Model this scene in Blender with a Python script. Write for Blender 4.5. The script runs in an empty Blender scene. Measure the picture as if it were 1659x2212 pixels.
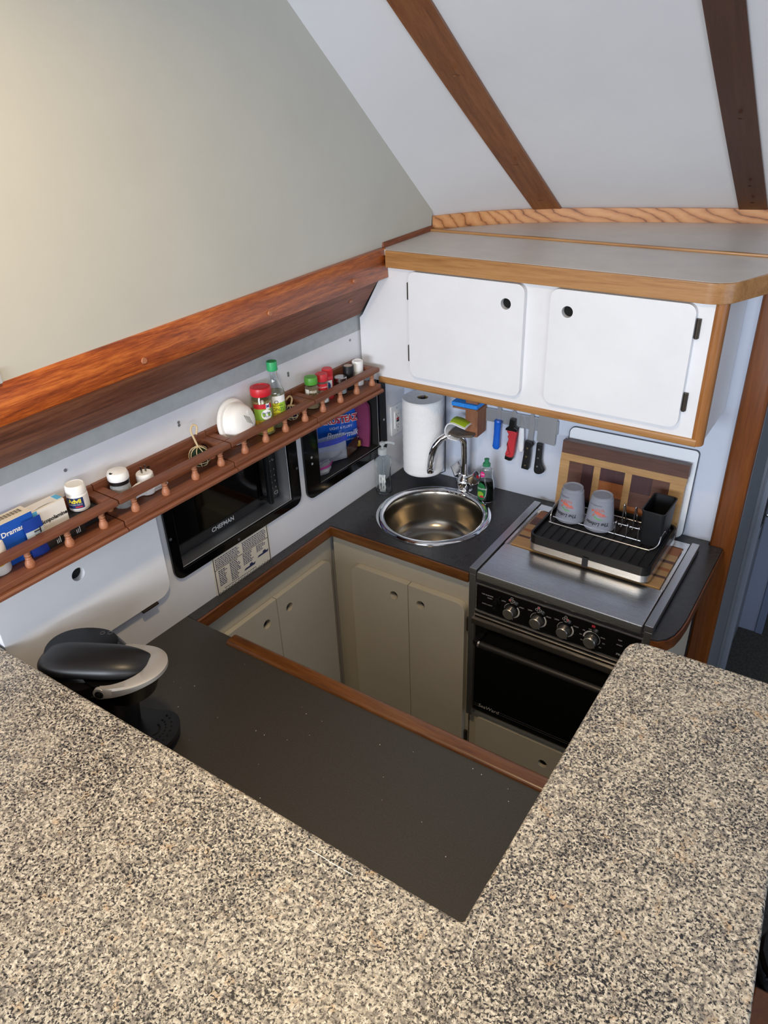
import bpy, bmesh, math, random
from mathutils import Matrix, Vector
random.seed(7)
scene = bpy.context.scene
COL = scene.collection
PI = math.pi

# ------------------------------------------------------------------ camera
cam_data = bpy.data.cameras.new('camera')
cam_data.sensor_fit = 'VERTICAL'
cam_data.sensor_height = 36.0
cam_data.lens = 26.5521
cam_data.clip_start = 0.02
cam = bpy.data.objects.new('camera', cam_data)
COL.objects.link(cam)
M3 = [[0.829368, -0.256062, 0.496569], [0.557552, 0.436347, -0.706214], [-0.035842, 0.862574, 0.50466]]
cam.matrix_world = Matrix.Translation((1.4275, -2.1911, 2.2215)) @ Matrix(M3).to_4x4()
scene.camera = cam

# ------------------------------------------------------------------ light
scene.view_settings.view_transform = 'Standard'
scene.view_settings.look = 'None'
scene.view_settings.gamma = 1.0
scene.view_settings.use_curve_mapping = False
scene.view_settings.exposure = 0.12
world = bpy.data.worlds.new('world')
world.use_nodes = True
scene.world = world
wbg = world.node_tree.nodes['Background']
wbg.inputs['Color'].default_value = (0.62, 0.72, 0.9, 1)
wbg.inputs['Strength'].default_value = 0.12

def area(name, loc, target, sx, sy, power, color):
    d = bpy.data.lights.new(name, 'AREA')
    d.shape = 'RECTANGLE'; d.size = sx; d.size_y = sy
    d.energy = power; d.color = color
    o = bpy.data.objects.new(name, d); COL.objects.link(o)
    o.location = loc
    o.rotation_euler = (Vector(target) - Vector(loc)).to_track_quat('-Z', 'Y').to_euler()
    return o
# daylight through the side and aft doors, an added starboard fill, and the warm saloon lamp
area('side_door_daylight', (3.8, -1.0, 1.15), (0.0, -0.6, 1.2), 2.2, 0.5, 11, (0.60, 0.76, 1.0))
area('aft_door_daylight', (1.2, -5.8, 2.02), (0.6, -0.2, 1.4), 2.0, 0.95, 156, (0.83, 0.90, 1.0))
area('starboard_fill_light', (4.0, -4.4, 2.12), (0.0, -0.6, 1.9), 2.4, 0.5, 50, (0.95, 0.97, 1.0))  # unseen fill, added to brighten window cover, headliner and cabinet top
lamp = bpy.data.lights.new('saloon_lamp_light', 'AREA'); lamp.shape = 'DISK'; lamp.size = 0.14
lamp.energy = 9.5; lamp.spread = 2.6; lamp.color = (1.0, 0.74, 0.42)
lo = bpy.data.objects.new('saloon_lamp_light', lamp); COL.objects.link(lo); lo.location = (0.80, -1.62, 2.63)

# ------------------------------------------------------------------ materials
def lin(h):
    if isinstance(h, str):
        h = [int(h[i:i+2], 16)/255 for i in (0, 2, 4)]
    return tuple(c/12.92 if c <= 0.04045 else ((c+0.055)/1.055)**2.4 for c in h)
_m = {}
def col(hexc, rough=0.5, metal=0.0, **kw):
    key = (hexc, rough, metal, tuple(sorted(kw.items())))
    if key in _m: return _m[key]
    m = bpy.data.materials.new('mat_' + hexc); m.use_nodes = True
    b = m.node_tree.nodes['Principled BSDF']
    b.inputs['Base Color'].default_value = (*lin(hexc), 1)
    b.inputs['Roughness'].default_value = rough
    b.inputs['Metallic'].default_value = metal
    for k, v in kw.items():
        b.inputs[{'trans': 'Transmission Weight', 'ior': 'IOR', 'alpha': 'Alpha', 'coat': 'Coat Weight', 'spec': 'Specular IOR Level'}[k]].default_value = v
    _m[key] = m
    return m
def nodes(name):
    m = bpy.data.materials.new(name); m.use_nodes = True
    nt = m.node_tree
    return m, nt, nt.nodes['Principled BSDF']
def N(nt, typ, **kw):
    n = nt.nodes.new(typ)
    for k, v in kw.items():
        if k in n.inputs: n.inputs[k].default_value = v
        else: setattr(n, k, v)
    return n
def ramp(nt, stops):
    r = nt.nodes.new('ShaderNodeValToRGB')
    e = r.color_ramp.elements
    while len(e) < len(stops): e.new(0.5)
    for i, (p, c) in enumerate(stops):
        e[i].position = p; e[i].color = (*lin(c), 1)
    return r
def bumped(nt, b, src, strength, dist=0.002):
    bu = N(nt, 'ShaderNodeBump', Strength=strength, Distance=dist)
    nt.links.new(src, bu.inputs['Height']); nt.links.new(bu.outputs[0], b.inputs['Normal'])
def wood(name, stops, axis='x', scale=14, stretch=0.07, rough=0.35, coat=0.2, ring=0.0, bump=0.15):
    m, nt, b = nodes(name)
    tc = N(nt, 'ShaderNodeTexCoord')
    mp = N(nt, 'ShaderNodeMapping')
    s = [stretch if a in axis else 1.0 for a in 'xyz']
    mp.inputs['Scale'].default_value = s
    nt.links.new(tc.outputs['Object'], mp.inputs['Vector'])
    n1 = N(nt, 'ShaderNodeTexNoise', Scale=scale, Detail=6.0, Roughness=0.6, Distortion=1.2)
    n2 = N(nt, 'ShaderNodeTexNoise', Scale=scale*9, Detail=4.0, Roughness=0.7)
    nt.links.new(mp.outputs[0], n1.inputs['Vector']); nt.links.new(mp.outputs[0], n2.inputs['Vector'])
    mx = N(nt, 'ShaderNodeMath', operation='MULTIPLY_ADD'); mx.inputs[1].default_value = 0.45
    nt.links.new(n2.outputs[0], mx.inputs[0])
    sub = N(nt, 'ShaderNodeMath', operation='MULTIPLY'); sub.inputs[1].default_value = 0.55
    nt.links.new(n1.outputs[0], sub.inputs[0]); nt.links.new(sub.outputs[0], mx.inputs[2])
    src = mx.outputs[0]
    if ring:
        wv = N(nt, 'ShaderNodeTexWave', Scale=ring, Distortion=9.0, Detail=3.0)
        wv.wave_type = 'BANDS'; wv.bands_direction = 'DIAGONAL'
        wv.inputs['Detail Scale'].default_value = 0.6
        nt.links.new(mp.outputs[0], wv.inputs['Vector'])
        pw = N(nt, 'ShaderNodeMath', operation='POWER'); pw.inputs[1].default_value = 0.35
        nt.links.new(wv.outputs['Fac'], pw.inputs[0])
        m2 = N(nt, 'ShaderNodeMath', operation='MULTIPLY_ADD'); m2.inputs[1].default_value = 0.40
        nt.links.new(pw.outputs[0], m2.inputs[0])
        m3 = N(nt, 'ShaderNodeMath', operation='MULTIPLY'); m3.inputs[1].default_value = 0.5
        nt.links.new(src, m3.inputs[0]); nt.links.new(m3.outputs[0], m2.inputs[2])
        src = m2.outputs[0]
    r = ramp(nt, stops)
    nt.links.new(src, r.inputs[0]); nt.links.new(r.outputs[0], b.inputs['Base Color'])
    b.inputs['Roughness'].default_value = rough
    b.inputs['Coat Weight'].default_value = coat; b.inputs['Coat Roughness'].default_value = 0.2
    bumped(nt, b, src, bump, 0.001)
    return m
def speckled(name, c1, c2, scale, rough, bump=0.0, lo_=0.35, hi=0.65, rough2=None):
    m, nt, b = nodes(name)
    tc = N(nt, 'ShaderNodeTexCoord')
    n = N(nt, 'ShaderNodeTexNoise', Scale=scale, Detail=6.0, Roughness=0.65)
    nt.links.new(tc.outputs['Object'], n.inputs['Vector'])
    r = ramp(nt, [(lo_, c1), (hi, c2)])
    nt.links.new(n.outputs[0], r.inputs[0]); nt.links.new(r.outputs[0], b.inputs['Base Color'])
    b.inputs['Roughness'].default_value = rough
    if rough2 is not None:
        n3 = N(nt, 'ShaderNodeTexNoise', Scale=9.0, Detail=5.0, Roughness=0.6)
        nt.links.new(tc.outputs['Object'], n3.inputs['Vector'])
        mr = N(nt, 'ShaderNodeMapRange'); mr.inputs['To Min'].default_value = rough; mr.inputs['To Max'].default_value = rough2
        mr.inputs['From Min'].default_value = 0.35; mr.inputs['From Max'].default_value = 0.65
        nt.links.new(n3.outputs[0], mr.inputs['Value']); nt.links.new(mr.outputs[0], b.inputs['Roughness'])
    if bump: bumped(nt, b, n.outputs[0], bump)
    return m
def granite_mat():
    m, nt, b = nodes('granite')
    tc = N(nt, 'ShaderNodeTexCoord'); L = nt.links.new
    def noise(sc, det, ro, dist=0.0):
        n = N(nt, 'ShaderNodeTexNoise', Scale=sc, Detail=det, Roughness=ro, Distortion=dist)
        L(tc.outputs['Object'], n.inputs['Vector']); return n.outputs[0]
    def mixc(fac, a, c, blend='MIX', f0=None):
        x = N(nt, 'ShaderNodeMix', data_type='RGBA', blend_type=blend)
        if f0 is not None: x.inputs[0].default_value = f0
        else: L(fac, x.inputs[0])
        for s_, v in ((6, a), (7, c)):
            if isinstance(v, str): x.inputs[s_].default_value = (*lin(v), 1)
            else: L(v, x.inputs[s_])
        return x.outputs[2]
    def rmp(src, st):
        r = ramp(nt, st); L(src, r.inputs[0]); return r.outputs[0]
    body = rmp(noise(140, 6, .62, .3), [(.36, '7f7b77'), (.44, 'aca59b'), (.51, 'd6cebe'), (.60, 'f2ebdd')])
    vor = N(nt, 'ShaderNodeTexVoronoi', Scale=360.0); L(tc.outputs['Object'], vor.inputs['Vector'])
    sep = N(nt, 'ShaderNodeSeparateColor'); L(vor.outputs['Color'], sep.inputs[0])
    grain = rmp(sep.outputs[0], [(0, '9c968e'), (.5, 'e2dcd0'), (1, 'ffffff')])
    c = mixc(None, body, grain, 'MULTIPLY', .55)
    c = mixc(rmp(noise(36, 4, .6), [(.60, '000000'), (.76, 'ffffff')]), c, 'd0b28c')
    c = mixc(rmp(noise(75, 5, .6, .4), [(.55, '000000'), (.68, 'ffffff')]), c, '8a847e')
    big = rmp(noise(13, 3, .5), [(.40, '000000'), (.60, 'ffffff')])
    fl = N(nt, 'ShaderNodeMath', operation='MULTIPLY_ADD'); fl.inputs[1].default_value = -.035
    L(big, fl.inputs[0]); L(noise(225, 6, .66, .6), fl.inputs[2])
    c = mixc(rmp(fl.outputs[0], [(.425, '000000'), (.475, 'ffffff')]), '232328', c)
    L(c, b.inputs['Base Color'])
    b.inputs['Roughness'].default_value = 0.32
    b.inputs['Coat Weight'].default_value = 0.15
    return m
def brushed(name, c, rough, axis):
    m, nt, b = nodes(name)
    tc = N(nt, 'ShaderNodeTexCoord'); mp = N(nt, 'ShaderNodeMapping')
    s = [900.0]*3; s['xyz'.index(axis)] = 6.0
    mp.inputs['Scale'].default_value = s
    n = N(nt, 'ShaderNodeTexNoise', Scale=1.0, Detail=2.0)
    nt.links.new(tc.outputs['Object'], mp.inputs[0]); nt.links.new(mp.outputs[0], n.inputs['Vector'])
    mr = N(nt, 'ShaderNodeMapRange'); mr.inputs['To Min'].default_value = rough-0.03; mr.inputs['To Max'].default_value = rough+0.04
    nt.links.new(n.outputs[0], mr.inputs[0]); nt.links.new(mr.outputs[0], b.inputs['Roughness'])
    b.inputs['Base Color'].default_value = (*lin(c), 1); b.inputs['Metallic'].default_value = 1.0
    return m

W_LEFT = speckled('left_wall_laminate', 'dcdde2', 'e2e3e8', 6, 0.35)
W_BACK = speckled('back_wall_laminate', 'c8cfde', 'ced5e4', 5, 0.3)
W_STRIP = speckled('grey_vinyl', 'a9adae', 'b4b8b8', 30, 0.6)
W_PANEL = speckled('window_cover_vinyl', 'c8c7bd', 'cccbc1', 5, 0.75, 0.05)
W_CEIL = speckled('headliner_vinyl', 'dededf', 'e1e1e2', 5, 0.6, 0.03)
CAB_UP = speckled('cabinet_white', 'e2e3e6', 'e8e9ec', 4, 0.35)
CAB_TOP = speckled('cabinet_top_laminate', 'cbc5c0', 'd4cec8', 12, 0.4)
CAB_LOW = speckled('base_cabinet_laminate', 'c2bbaa', 'c8c1b0', 5, 0.4)
CAB_EDGE = col('dcd6bd', 0.4)
COUNTER = speckled('black_laminate', '2a2a2c', '38383a', 60, 0.26, 0.02, rough2=0.34)
COUNTER2 = speckled('charcoal_laminate', '34322f', '403d39', 260, 0.42, 0.05)
GRANITE = granite_mat()
TEAK = wood('varnished_teak', [(0.36, '64290a'), (0.5, 'a24d19'), (0.64, 'd07630')], 'y', 46, 0.06, 0.38, 0.25)
TEAK_D = wood('teak_board', [(0.36, '562d1c'), (0.5, '854c32'), (0.64, 'a56845')], 'y', 50, 0.05, 0.6, 0.0)
HONEY = wood('honey_teak', [(0.25, '7a481c'), (0.5, 'a97a48'), (0.75, 'bf9260')], 'x', 24, 0.05, 0.35, 0.3)
HONEY_Z = wood('honey_teak_upright', [(0.25, '6d3d16'), (0.5, '9c6430'), (0.75, 'b8804a')], 'z', 24, 0.05, 0.35, 0.3)
OAK = wood('oak', [(0.22, '5e3416'), (0.40, 'b97a48'), (0.7, 'd39b66')], 'x', 14, 0.11, 0.4, 0.2, ring=18)
BEAM = wood('ceiling_teak', [(0.3, '54301a'), (0.5, '7b4a2a'), (0.7, '8f5e38')], 'yz', 40, 0.06, 0.4, 0.2)
BEAM_D = wood('ceiling_dark_wood', [(0.25, '2c1710'), (0.5, '46281c'), (0.75, '573527')], 'yz', 40, 0.06, 0.35, 0.3)
POST = wood('post_teak', [(0.25, '452108'), (0.5, '703b12'), (0.75, '8a501c')], 'z', 20, 0.05, 0.35, 0.25)
EDGE_X = wood('counter_edge_x', [(0.32, '381c09'), (0.5, '653a15'), (0.68, '805222')], 'x', 40, 0.06, 0.35, 0.3)
EDGE_Y = wood('counter_edge_y', [(0.32, '3a1b08'), (0.5, '683613'), (0.68, '84501f')], 'y', 40, 0.06, 0.35, 0.3)
SHELF = wood('gallery_teak', [(0.25, '4a2717'), (0.5, '7c4a32'), (0.75, '96604462'[:6])], 'y', 30, 0.06, 0.5, 0.05)
SPIN = wood('spindle_teak', [(0.25, '84492c'), (0.5, 'ab6f4e'), (0.75, 'be8664')], 'z', 40, 0.3, 0.5, 0.05)
WALNUT = wood('walnut', [(0.25, '3a211a'), (0.5, '583629'), (0.75, '6e4a3a')], 'x', 24, 0.07, 0.45, 0.1)
MAPLE = wood('maple', [(0.25, '8c683f'), (0.5, 'aa8454'), (0.75, 'bd9869')], 'x', 22, 0.08, 0.45, 0.1)
PURPLE = wood('purpleheart', [(0.25, '2a1518'), (0.5, '3f2224'), (0.75, '4f2c2c')], 'z', 24, 0.08, 0.45, 0.1)
CHERRY = wood('cherry', [(0.25, '6e3a18'), (0.5, '935628'), (0.75, 'a86a38')], 'x', 24, 0.08, 0.45, 0.1)
STEEL_X = brushed('brushed_steel_x', 'dedddc', 0.27, 'x')
STEEL_Y = brushed('brushed_steel_y', 'bdbcbc', 0.32, 'y')
STEEL_D = brushed('worn_steel', '8d857c', 0.35, 'x')
CHROME = col('e6e6e8', 0.06, 1.0); WIRE = col('dcdcde', 0.25, 1.0)
SINK_M = col('a9a296', 0.22, 1.0)
BLACK = col('0b0b0c', 0.35); BLACKG = col('060607', 0.08); BLACKM = col('17171a', 0.6)
WHITE = col('eeeeec', 0.4); GLASS = col('f4f8f7', 0.03, 0.0, trans=1.0, ior=1.45)
CLEARP = col('eef2f4', 0.12, 0.0, trans=0.9, ior=1.2)
CARPET = speckled('carpet', '3a3a37', '54534e', 90, 0.95, 0.6)

# ------------------------------------------------------------------ mesh helpers
def merge(dst, src):
    me = bpy.data.meshes.new('tmp'); src.to_mesh(me); src.free(); dst.from_mesh(me); bpy.data.meshes.remove(me)
def bevel_sharp(b, w, seg=2, ang=0.6):
    es = [e for e in b.edges if len(e.link_faces) == 2 and e.calc_face_angle(0) > ang]
    if es: bmesh.ops.bevel(b, geom=es, offset=w, segments=seg, profile=0.5, affect='EDGES', clamp_overlap=True)
class MB:
    wn = False
    def __init__(self): self.b = bmesh.new()
    def add(self, t, mat=None):
        if mat is not None: bmesh.ops.transform(t, matrix=mat, verts=t.verts)
        merge(self.b, t); return self
    def box(self, x0, x1, y0, y1, z0, z1, bev=0.0, seg=2, mat=None):
        t = bmesh.new(); bmesh.ops.create_cube(t, size=1)
        for v in t.verts:
            v.co = Vector(((x0+x1)/2 + v.co.x*(x1-x0), (y0+y1)/2 + v.co.y*(y1-y0), (z0+z1)/2 + v.co.z*(z1-z0)))
        if bev: bevel_sharp(t, bev, seg); self.wn = True
        return self.add(t, mat)
    def lathe(self, prof, n=32, c=(0, 0, 0), mat=None, sx=1.0, sy=1.0):
        t = bmesh.new(); rows = []
        for r, z in prof:
            if r < 1e-6: rows.append([t.verts.new((c[0], c[1], c[2]+z))])
            else: rows.append([t.verts.new((c[0]+sx*r*math.cos(2*PI*i/n), c[1]+sy*r*math.sin(2*PI*i/n), c[2]+z)) for i in range(n)])
        for a, bb in zip(rows, rows[1:]):
            for i in range(n):
                j = (i+1) % n
                if len(a) == 1 and len(bb) == 1: continue
                if len(a) == 1: t.faces.new((a[0], bb[i], bb[j]))
                elif len(bb) == 1: t.faces.new((a[i], a[j], bb[0]))
                else: t.faces.new((a[i], a[j], bb[j], bb[i]))
        return self.add(t, mat)
    def cyl(self, c, r, h, axis='z', n=28, r2=None, bev=0.0, mat=None):
        r2 = r if r2 is None else r2
        p = [(0, 0), (r, 0), (r2, h), (0, h)]
        if bev: p = [(0, 0), (r-bev, 0), (r-bev*.3, bev*.3), (r, bev), (r2, h-bev), (r2-bev*.3, h-bev*.3), (r2-bev, h), (0, h)]
        rot = {'z': Matrix(), 'x': Matrix.Rotation(PI/2, 4, 'Y'), 'y': Matrix.Rotation(-PI/2, 4, 'X')}[axis]
        m = Matrix.Translation(c) @ rot
        if mat is not None: m = mat @ m
        return self.lathe(p, n, mat=m)
    def prism(self, outer, w0, w1, plane='xy', holes=(), bev=0.0, seg=2, mat=None):
        mp = {'xy': lambda u, v, w: (u, v, w), 'xz': lambda u, v, w: (u, w, v), 'yz': lambda u, v, w: (w, u, v)}[plane]
        t = bmesh.new(); loops = []
        for ring in [outer] + list(holes):
            loops.append([t.verts.new(mp(u, v, w0)) for u, v in ring])
        if holes:
            es = []
            for lp in loops:
                for i in range(len(lp)): es.append(t.edges.new((lp[i], lp[(i+1) % len(lp)])))
            bmesh.ops.triangle_fill(t, edges=es, use_beauty=True)
        else: t.faces.new(loops[0])
        base = list(t.faces)
        top = [[t.verts.new(mp(u, v, w1)) for u, v in ring] for ring in [outer] + list(holes)]
        vm = {}
        for a, bb in zip(loops, top):
            for x, y in zip(a, bb): vm[x] = y
        for f in base: t.faces.new([vm[v] for v in reversed(f.verts)])
        for a, bb in zip(loops, top):
            k = len(a)
            for i in range(k):
                j = (i+1) % k; t.faces.new((a[i], a[j], bb[j], bb[i]))
        bmesh.ops.recalc_face_normals(t, faces=t.faces)
        if bev:
            self.wn = True
            es = [e for e in t.edges if len(e.link_faces) == 2 and e.calc_face_angle(0) > 0.9]
            bmesh.ops.bevel(t, geom=es, offset=bev, segments=seg, profile=0.5, affect='EDGES', clamp_overlap=True)
        return self.add(t, mat)
    def tube(self, pts, r, n=8, closed=False, mat=None, radii=None):
        t = bmesh.new(); P = [Vector(p) for p in pts]; k = len(P); rings = []
        up = None
        for i in range(k):
            if closed: d = P[(i+1) % k] - P[i-1]
            else: d = P[min(i+1, k-1)] - P[max(i-1, 0)]
            d.normalize()
            if up is None: up = d.orthogonal().normalized()
            up = (up - d*up.dot(d)); up = up.normalized() if up.length > 1e-6 else d.orthogonal().normalized()
            s = d.cross(up); rr = radii[i] if radii else r
            rings.append([t.verts.new(P[i] + (up*math.cos(2*PI*j/n) + s*math.sin(2*PI*j/n))*rr) for j in range(n)])
        for i in range(k if closed else k-1):
            a, bb = rings[i], rings[(i+1) % k]
            for j in range(n): t.faces.new((a[j], a[(j+1) % n], bb[(j+1) % n], bb[j]))
        if not closed: t.faces.new(rings[0][::-1]); t.faces.new(rings[-1])
        return self.add(t, mat)
    def ball(self, c, r, s=(1, 1, 1), n=20, mat=None):
        t = bmesh.new(); bmesh.ops.create_uvsphere(t, u_segments=n, v_segments=n//2+2, radius=r)
        for v in t.verts: v.co = Vector((c[0]+v.co.x*s[0], c[1]+v.co.y*s[1], c[2]+v.co.z*s[2]))
        return self.add(t, mat)
    def grid(self, fn, nu, nv, thick=0.0):
        t = bmesh.new()
        vs = [[t.verts.new(fn(i/nu, j/nv)) for j in range(nv+1)] for i in range(nu+1)]
        for i in range(nu):
            for j in range(nv): t.faces.new((vs[i][j], vs[i+1][j], vs[i+1][j+1], vs[i][j+1]))
        if thick:
            bmesh.ops.recalc_face_normals(t, faces=t.faces)
            bmesh.ops.solidify(t, geom=list(t.faces), thickness=thick)
        return self.add(t)
    def quad(self, *p):
        self.b.faces.new([self.b.verts.new(q) for q in p]); return self
    def map(self, fn):
        for v in self.b.verts: v.co = Vector(fn(*v.co))
        return self
def part(name, mb, m, parent=None, label=None, kind=None, smooth=35):
    b = mb.b
    bmesh.ops.recalc_face_normals(b, faces=b.faces)
    me = bpy.data.meshes.new(name); b.to_mesh(me); b.free()
    me.materials.append(m)
    if smooth:
        me.polygons.foreach_set('use_smooth', [True]*len(me.polygons))
        me.set_sharp_from_angle(angle=math.radians(smooth))
    o = bpy.data.objects.new(name, me); COL.objects.link(o)
    if mb.wn:
        w = o.modifiers.new('weighted', 'WEIGHTED_NORMAL'); w.keep_sharp = True; w.weight = 100
    if parent is not None: o.parent = parent
    if label: o['label'] = label
    if kind: o['kind'] = kind
    return o
def tag(o, label, cat, group=None, kind=None):
    o['label'] = label; o['category'] = cat
    if group: o['group'] = group
    if kind: o['kind'] = kind
    return o
def thing(name, label, cat, loc=(0, 0, 0), rz=0.0, group=None, kind=None):
    o = bpy.data.objects.new(name, None); COL.objects.link(o)
    o.empty_display_size = 0.05; o.location = loc; o.rotation_euler = (0, 0, rz)
    return tag(o, label, cat, group, kind)
LA, BA = -0.027, 0.027      # the port wall and the forward wall are not quite square to the stove
def Lw(d, u, z): c, s = math.cos(LA), math.sin(LA); return (c*d - s*u, s*d + c*u, z)
def Bw(x, d, z): c, s = math.cos(BA), math.sin(BA); return (c*x + s*d, s*x - c*d, z)
def thingL(name, label, cat, d, u, z, group=None, rz=0.0): return thing(name, label, cat, Lw(d, u, z), LA+rz, group)
def thingB(name, label, cat, x, d, z, group=None, rz=0.0): return thing(name, label, cat, Bw(x, d, z), BA+rz, group)
def struct(name, mb, m, label, cat, loc=(0, 0, 0), rz=0.0, smooth=35):
    o = part(name, mb, m, None, smooth=smooth); o.location = loc; o.rotation_euler = (0, 0, rz)
    return tag(o, label, cat, kind='structure')
def rrect(x0, x1, y0, y1, r, n=6):
    rs = r if isinstance(r, (list, tuple)) else [r]*4    # order: x0y0, x1y0, x1y1, x0y1
    pts = []
    for (cx, cy, a0, rr) in ((x0+rs[0], y0+rs[0], PI, rs[0]), (x1-rs[1], y0+rs[1], 1.5*PI, rs[1]), (x1-rs[2], y1-rs[2], 0, rs[2]), (x0+rs[3], y1-rs[3], .5*PI, rs[3])):
        if rr <= 0: pts.append((cx, cy)); continue
        for i in range(n+1):
            a = a0 + .5*PI*i/n; pts.append((cx+rr*math.cos(a), cy+rr*math.sin(a)))
    return pts
def circ(cx, cy, r, n=28): return [(cx+r*math.cos(2*PI*i/n), cy+r*math.sin(2*PI*i/n)) for i in range(n)]
def text_bm(s, size, align='CENTER', extrude=0.0, shear=0.0, bold=0.0):
    cu = bpy.data.curves.new('txt', 'FONT'); cu.body = s; cu.size = size
    cu.align_x = align; cu.align_y = 'CENTER'; cu.extrude = extrude; cu.shear = shear; cu.offset = bold
    cu.resolution_u = 3
    o = bpy.data.objects.new('txt', cu); COL.objects.link(o)
    dg = bpy.context.evaluated_depsgraph_get()
    me = bpy.data.meshes.new_from_object(o.evaluated_get(dg))
    b = bmesh.new(); b.from_mesh(me)
    bpy.data.objects.remove(o); bpy.data.curves.remove(cu); bpy.data.meshes.remove(me)
    return b
def text(s, size, place, **kw):
    """lettering laid on a surface: place maps (u, v) of the text plane to a point of the thing"""
    mb = MB(); mb.b.free(); mb.b = text_bm(s, size, **kw)
    for v in mb.b.verts: v.co = Vector(place(v.co.x, v.co.y))
    return mb
def wrap(r, a0, z0, flip=1, sx=1.0, sy=1.0):   # onto a cylinder of radius r, centred at angle a0
    return lambda u, v: (sx*r*math.cos(a0 + flip*u/r), sy*r*math.sin(a0 + flip*u/r), z0 + flip*v)
def patch(r, a0, a1, z0, z1, n=16, rt=None, sx=1.0, sy=1.0):   # a label around part of a cylinder
    rt = r if rt is None else rt
    return MB().grid(lambda i, j: (sx*(r+(rt-r)*j)*math.cos(a0+(a1-a0)*i), sy*(r+(rt-r)*j)*math.sin(a0+(a1-a0)*i), z0+(z1-z0)*j), n, 2)
def catmull(pts, k=6, closed=False):
    P = [Vector(p) for p in pts]; out = []; n = len(P)
    for i in range(n if closed else n-1):
        g = (lambda q: P[q % n]) if closed else (lambda q: P[min(max(q, 0), n-1)])
        a, b_, c, d = g(i-1), g(i), g(i+1), g(i+2)
        for s in range(k):
            t = s/k
            out.append(0.5*((2*b_) + (c-a)*t + (2*a-5*b_+4*c-d)*t*t + (3*b_-a-3*c+d)*t*t*t))
    if not closed: out.append(P[-1])
    return out

# ================================================================== SETTING
# port wall (local frame: x = off the wall, y = along it, z up)
def wall_with_holes(u0, u1, z0, z1, holes, t0, t1):
    mb = MB(); us = sorted({u0, u1, *[h[0] for h in holes], *[h[1] for h in holes]}); zs = sorted({z0, z1, *[h[2] for h in holes], *[h[3] for h in holes]})
    mb.prism([(u0, z0), (u1, z0), (u1, z1), (u0, z1)], t0, t1, 'yz', holes=[[(h[0], h[2]), (h[1], h[2]), (h[1], h[3]), (h[0], h[3])] for h in holes])
    return mb
MWO = (-1.10, -0.645, 1.057, 1.305)
CUO = (-0.508, -0.168, 1.05, 1.305)
wl = struct('wall_left', wall_with_holes(-2.6, 0.0, 0.0, 1.497, [MWO, CUO], -0.02, 0.0), W_LEFT, 'white laminate wall behind the spice shelf and microwave', 'wall', rz=LA)
mb = MB()
for u, z in ((-1.54, 1.47), (-1.35, 1.47), (-1.02, 1.455), (-1.02, 1.463), (-0.6, 1.455), (-0.6, 1.462), (-.30, 1.478), (-.285, 1.405)):
    mb.cyl((0, u, z), 0.004, 0.0015, 'x', 10)
part('screw', mb, col('8d8f92', 0.4, 0.6), wl)
mb = MB().box(-0.03, -0.0002, -2.6, -0.01, 1.497, 1.62)
struct('wall_left_upper', mb, W_STRIP, 'grey vinyl strip of wall under the dark wooden board', 'wall', rz=LA)
# forward wall
struct('wall_back', MB().box(-0.09, 1.13, 0.0, 0.03, 0.0, 1.743), W_BACK, 'white wall behind the sink and the knife strip', 'wall', rz=BA)
# galley / passage floor and the raised saloon floor
struct('floor', MB().box(-0.2, 2.6, -2.0, 2.2, -0.04, 0.0), CARPET, 'dark grey carpet of the galley and passage', 'floor')
struct('floor_saloon', MB().box(-0.3, 3.2, -6.0, -1.20, 0.40, 0.45), col('3b2415', 0.5), 'dark wooden floor of the raised saloon', 'floor')
struct('wall_saloon', MB().box(-0.4, -0.35, -6.0, -2.62, 0.4, 1.72), W_STRIP, 'grey side wall of the saloon behind the camera', 'wall')

# window cover (large grey vinyl panel, port side)
def ruled(x, y):
    return 1.803 + 0.6606*(yo(x) - y)
OAKX = [(-0.2, -0.42), (0.0, -0.08), (0.073, 0.056), (0.102, 0.113), (0.143, 0.166), (0.198, 0.225), (0.259, 0.278), (0.391, 0.358), (0.532, 0.414), (0.737, 0.49), (1.014, 0.577), (1.4, 0.66), (2.2, 0.76), (3.0, 0.80)]
def yo(x):
    for (a, ya), (b_, yb) in zip(OAKX, OAKX[1:]):
        if x <= b_: return ya + (yb-ya)*(x-a)/(b_-a)
    return OAKX[-1][1]
PN = (0.995, 0.03, -0.091)
def px(y, z): return (0.995*0.082 + 0.03*-0.268 + -0.091*1.761 - 0.03*y + 0.091*z)/0.995
mb = MB()
mb.grid(lambda i, j: (px(0.054-3.6*i, 1.70+1.05*j)+0.0012*math.sin(9*i+3*j)*math.sin(5*j), 0.054-3.6*i, 1.70+1.05*j), 24, 12, 0.012)
wp = struct('wall_window_cover', mb, W_PANEL, 'large plain grey vinyl panel covering the side window', 'wall')
# snap button low on the panel
s = thing('snap_button', 'small round white snap stud low on the grey window cover', 'snap', (px(-0.262, 1.79)+0.001, -0.262, 1.79))
part('stud', MB().cyl((0, 0, 0), 0.0075, 0.004, 'x', 20, 0.006), WHITE, s)
part('cap', MB().ball((0.004, 0, 0), 0.0045, (0.4, 1, 1)), col('f4f4f2', 0.3), s)
s = thing('panel_clip', 'small white clip on the window cover at the board end by the cabinet', 'clip', (0.088, -0.283, 1.764))
part('clip_plate', MB().box(-.002, .006, -.004, .004, 0, .016, .001), WHITE, s)
part('clip_foot', MB().box(-.002, .012, -.006, .006, -.003, .0, .001), WHITE, s)
s = thing('panel_clip', 'grey clip on top of the upper board at the far left edge of the photo', 'clip', (0.135, -1.527, 1.764))
part('clip_plate', MB().box(-.006, .006, -.02, .008, 0.001, .028, .003), col('b9babb', .5), s)

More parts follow.
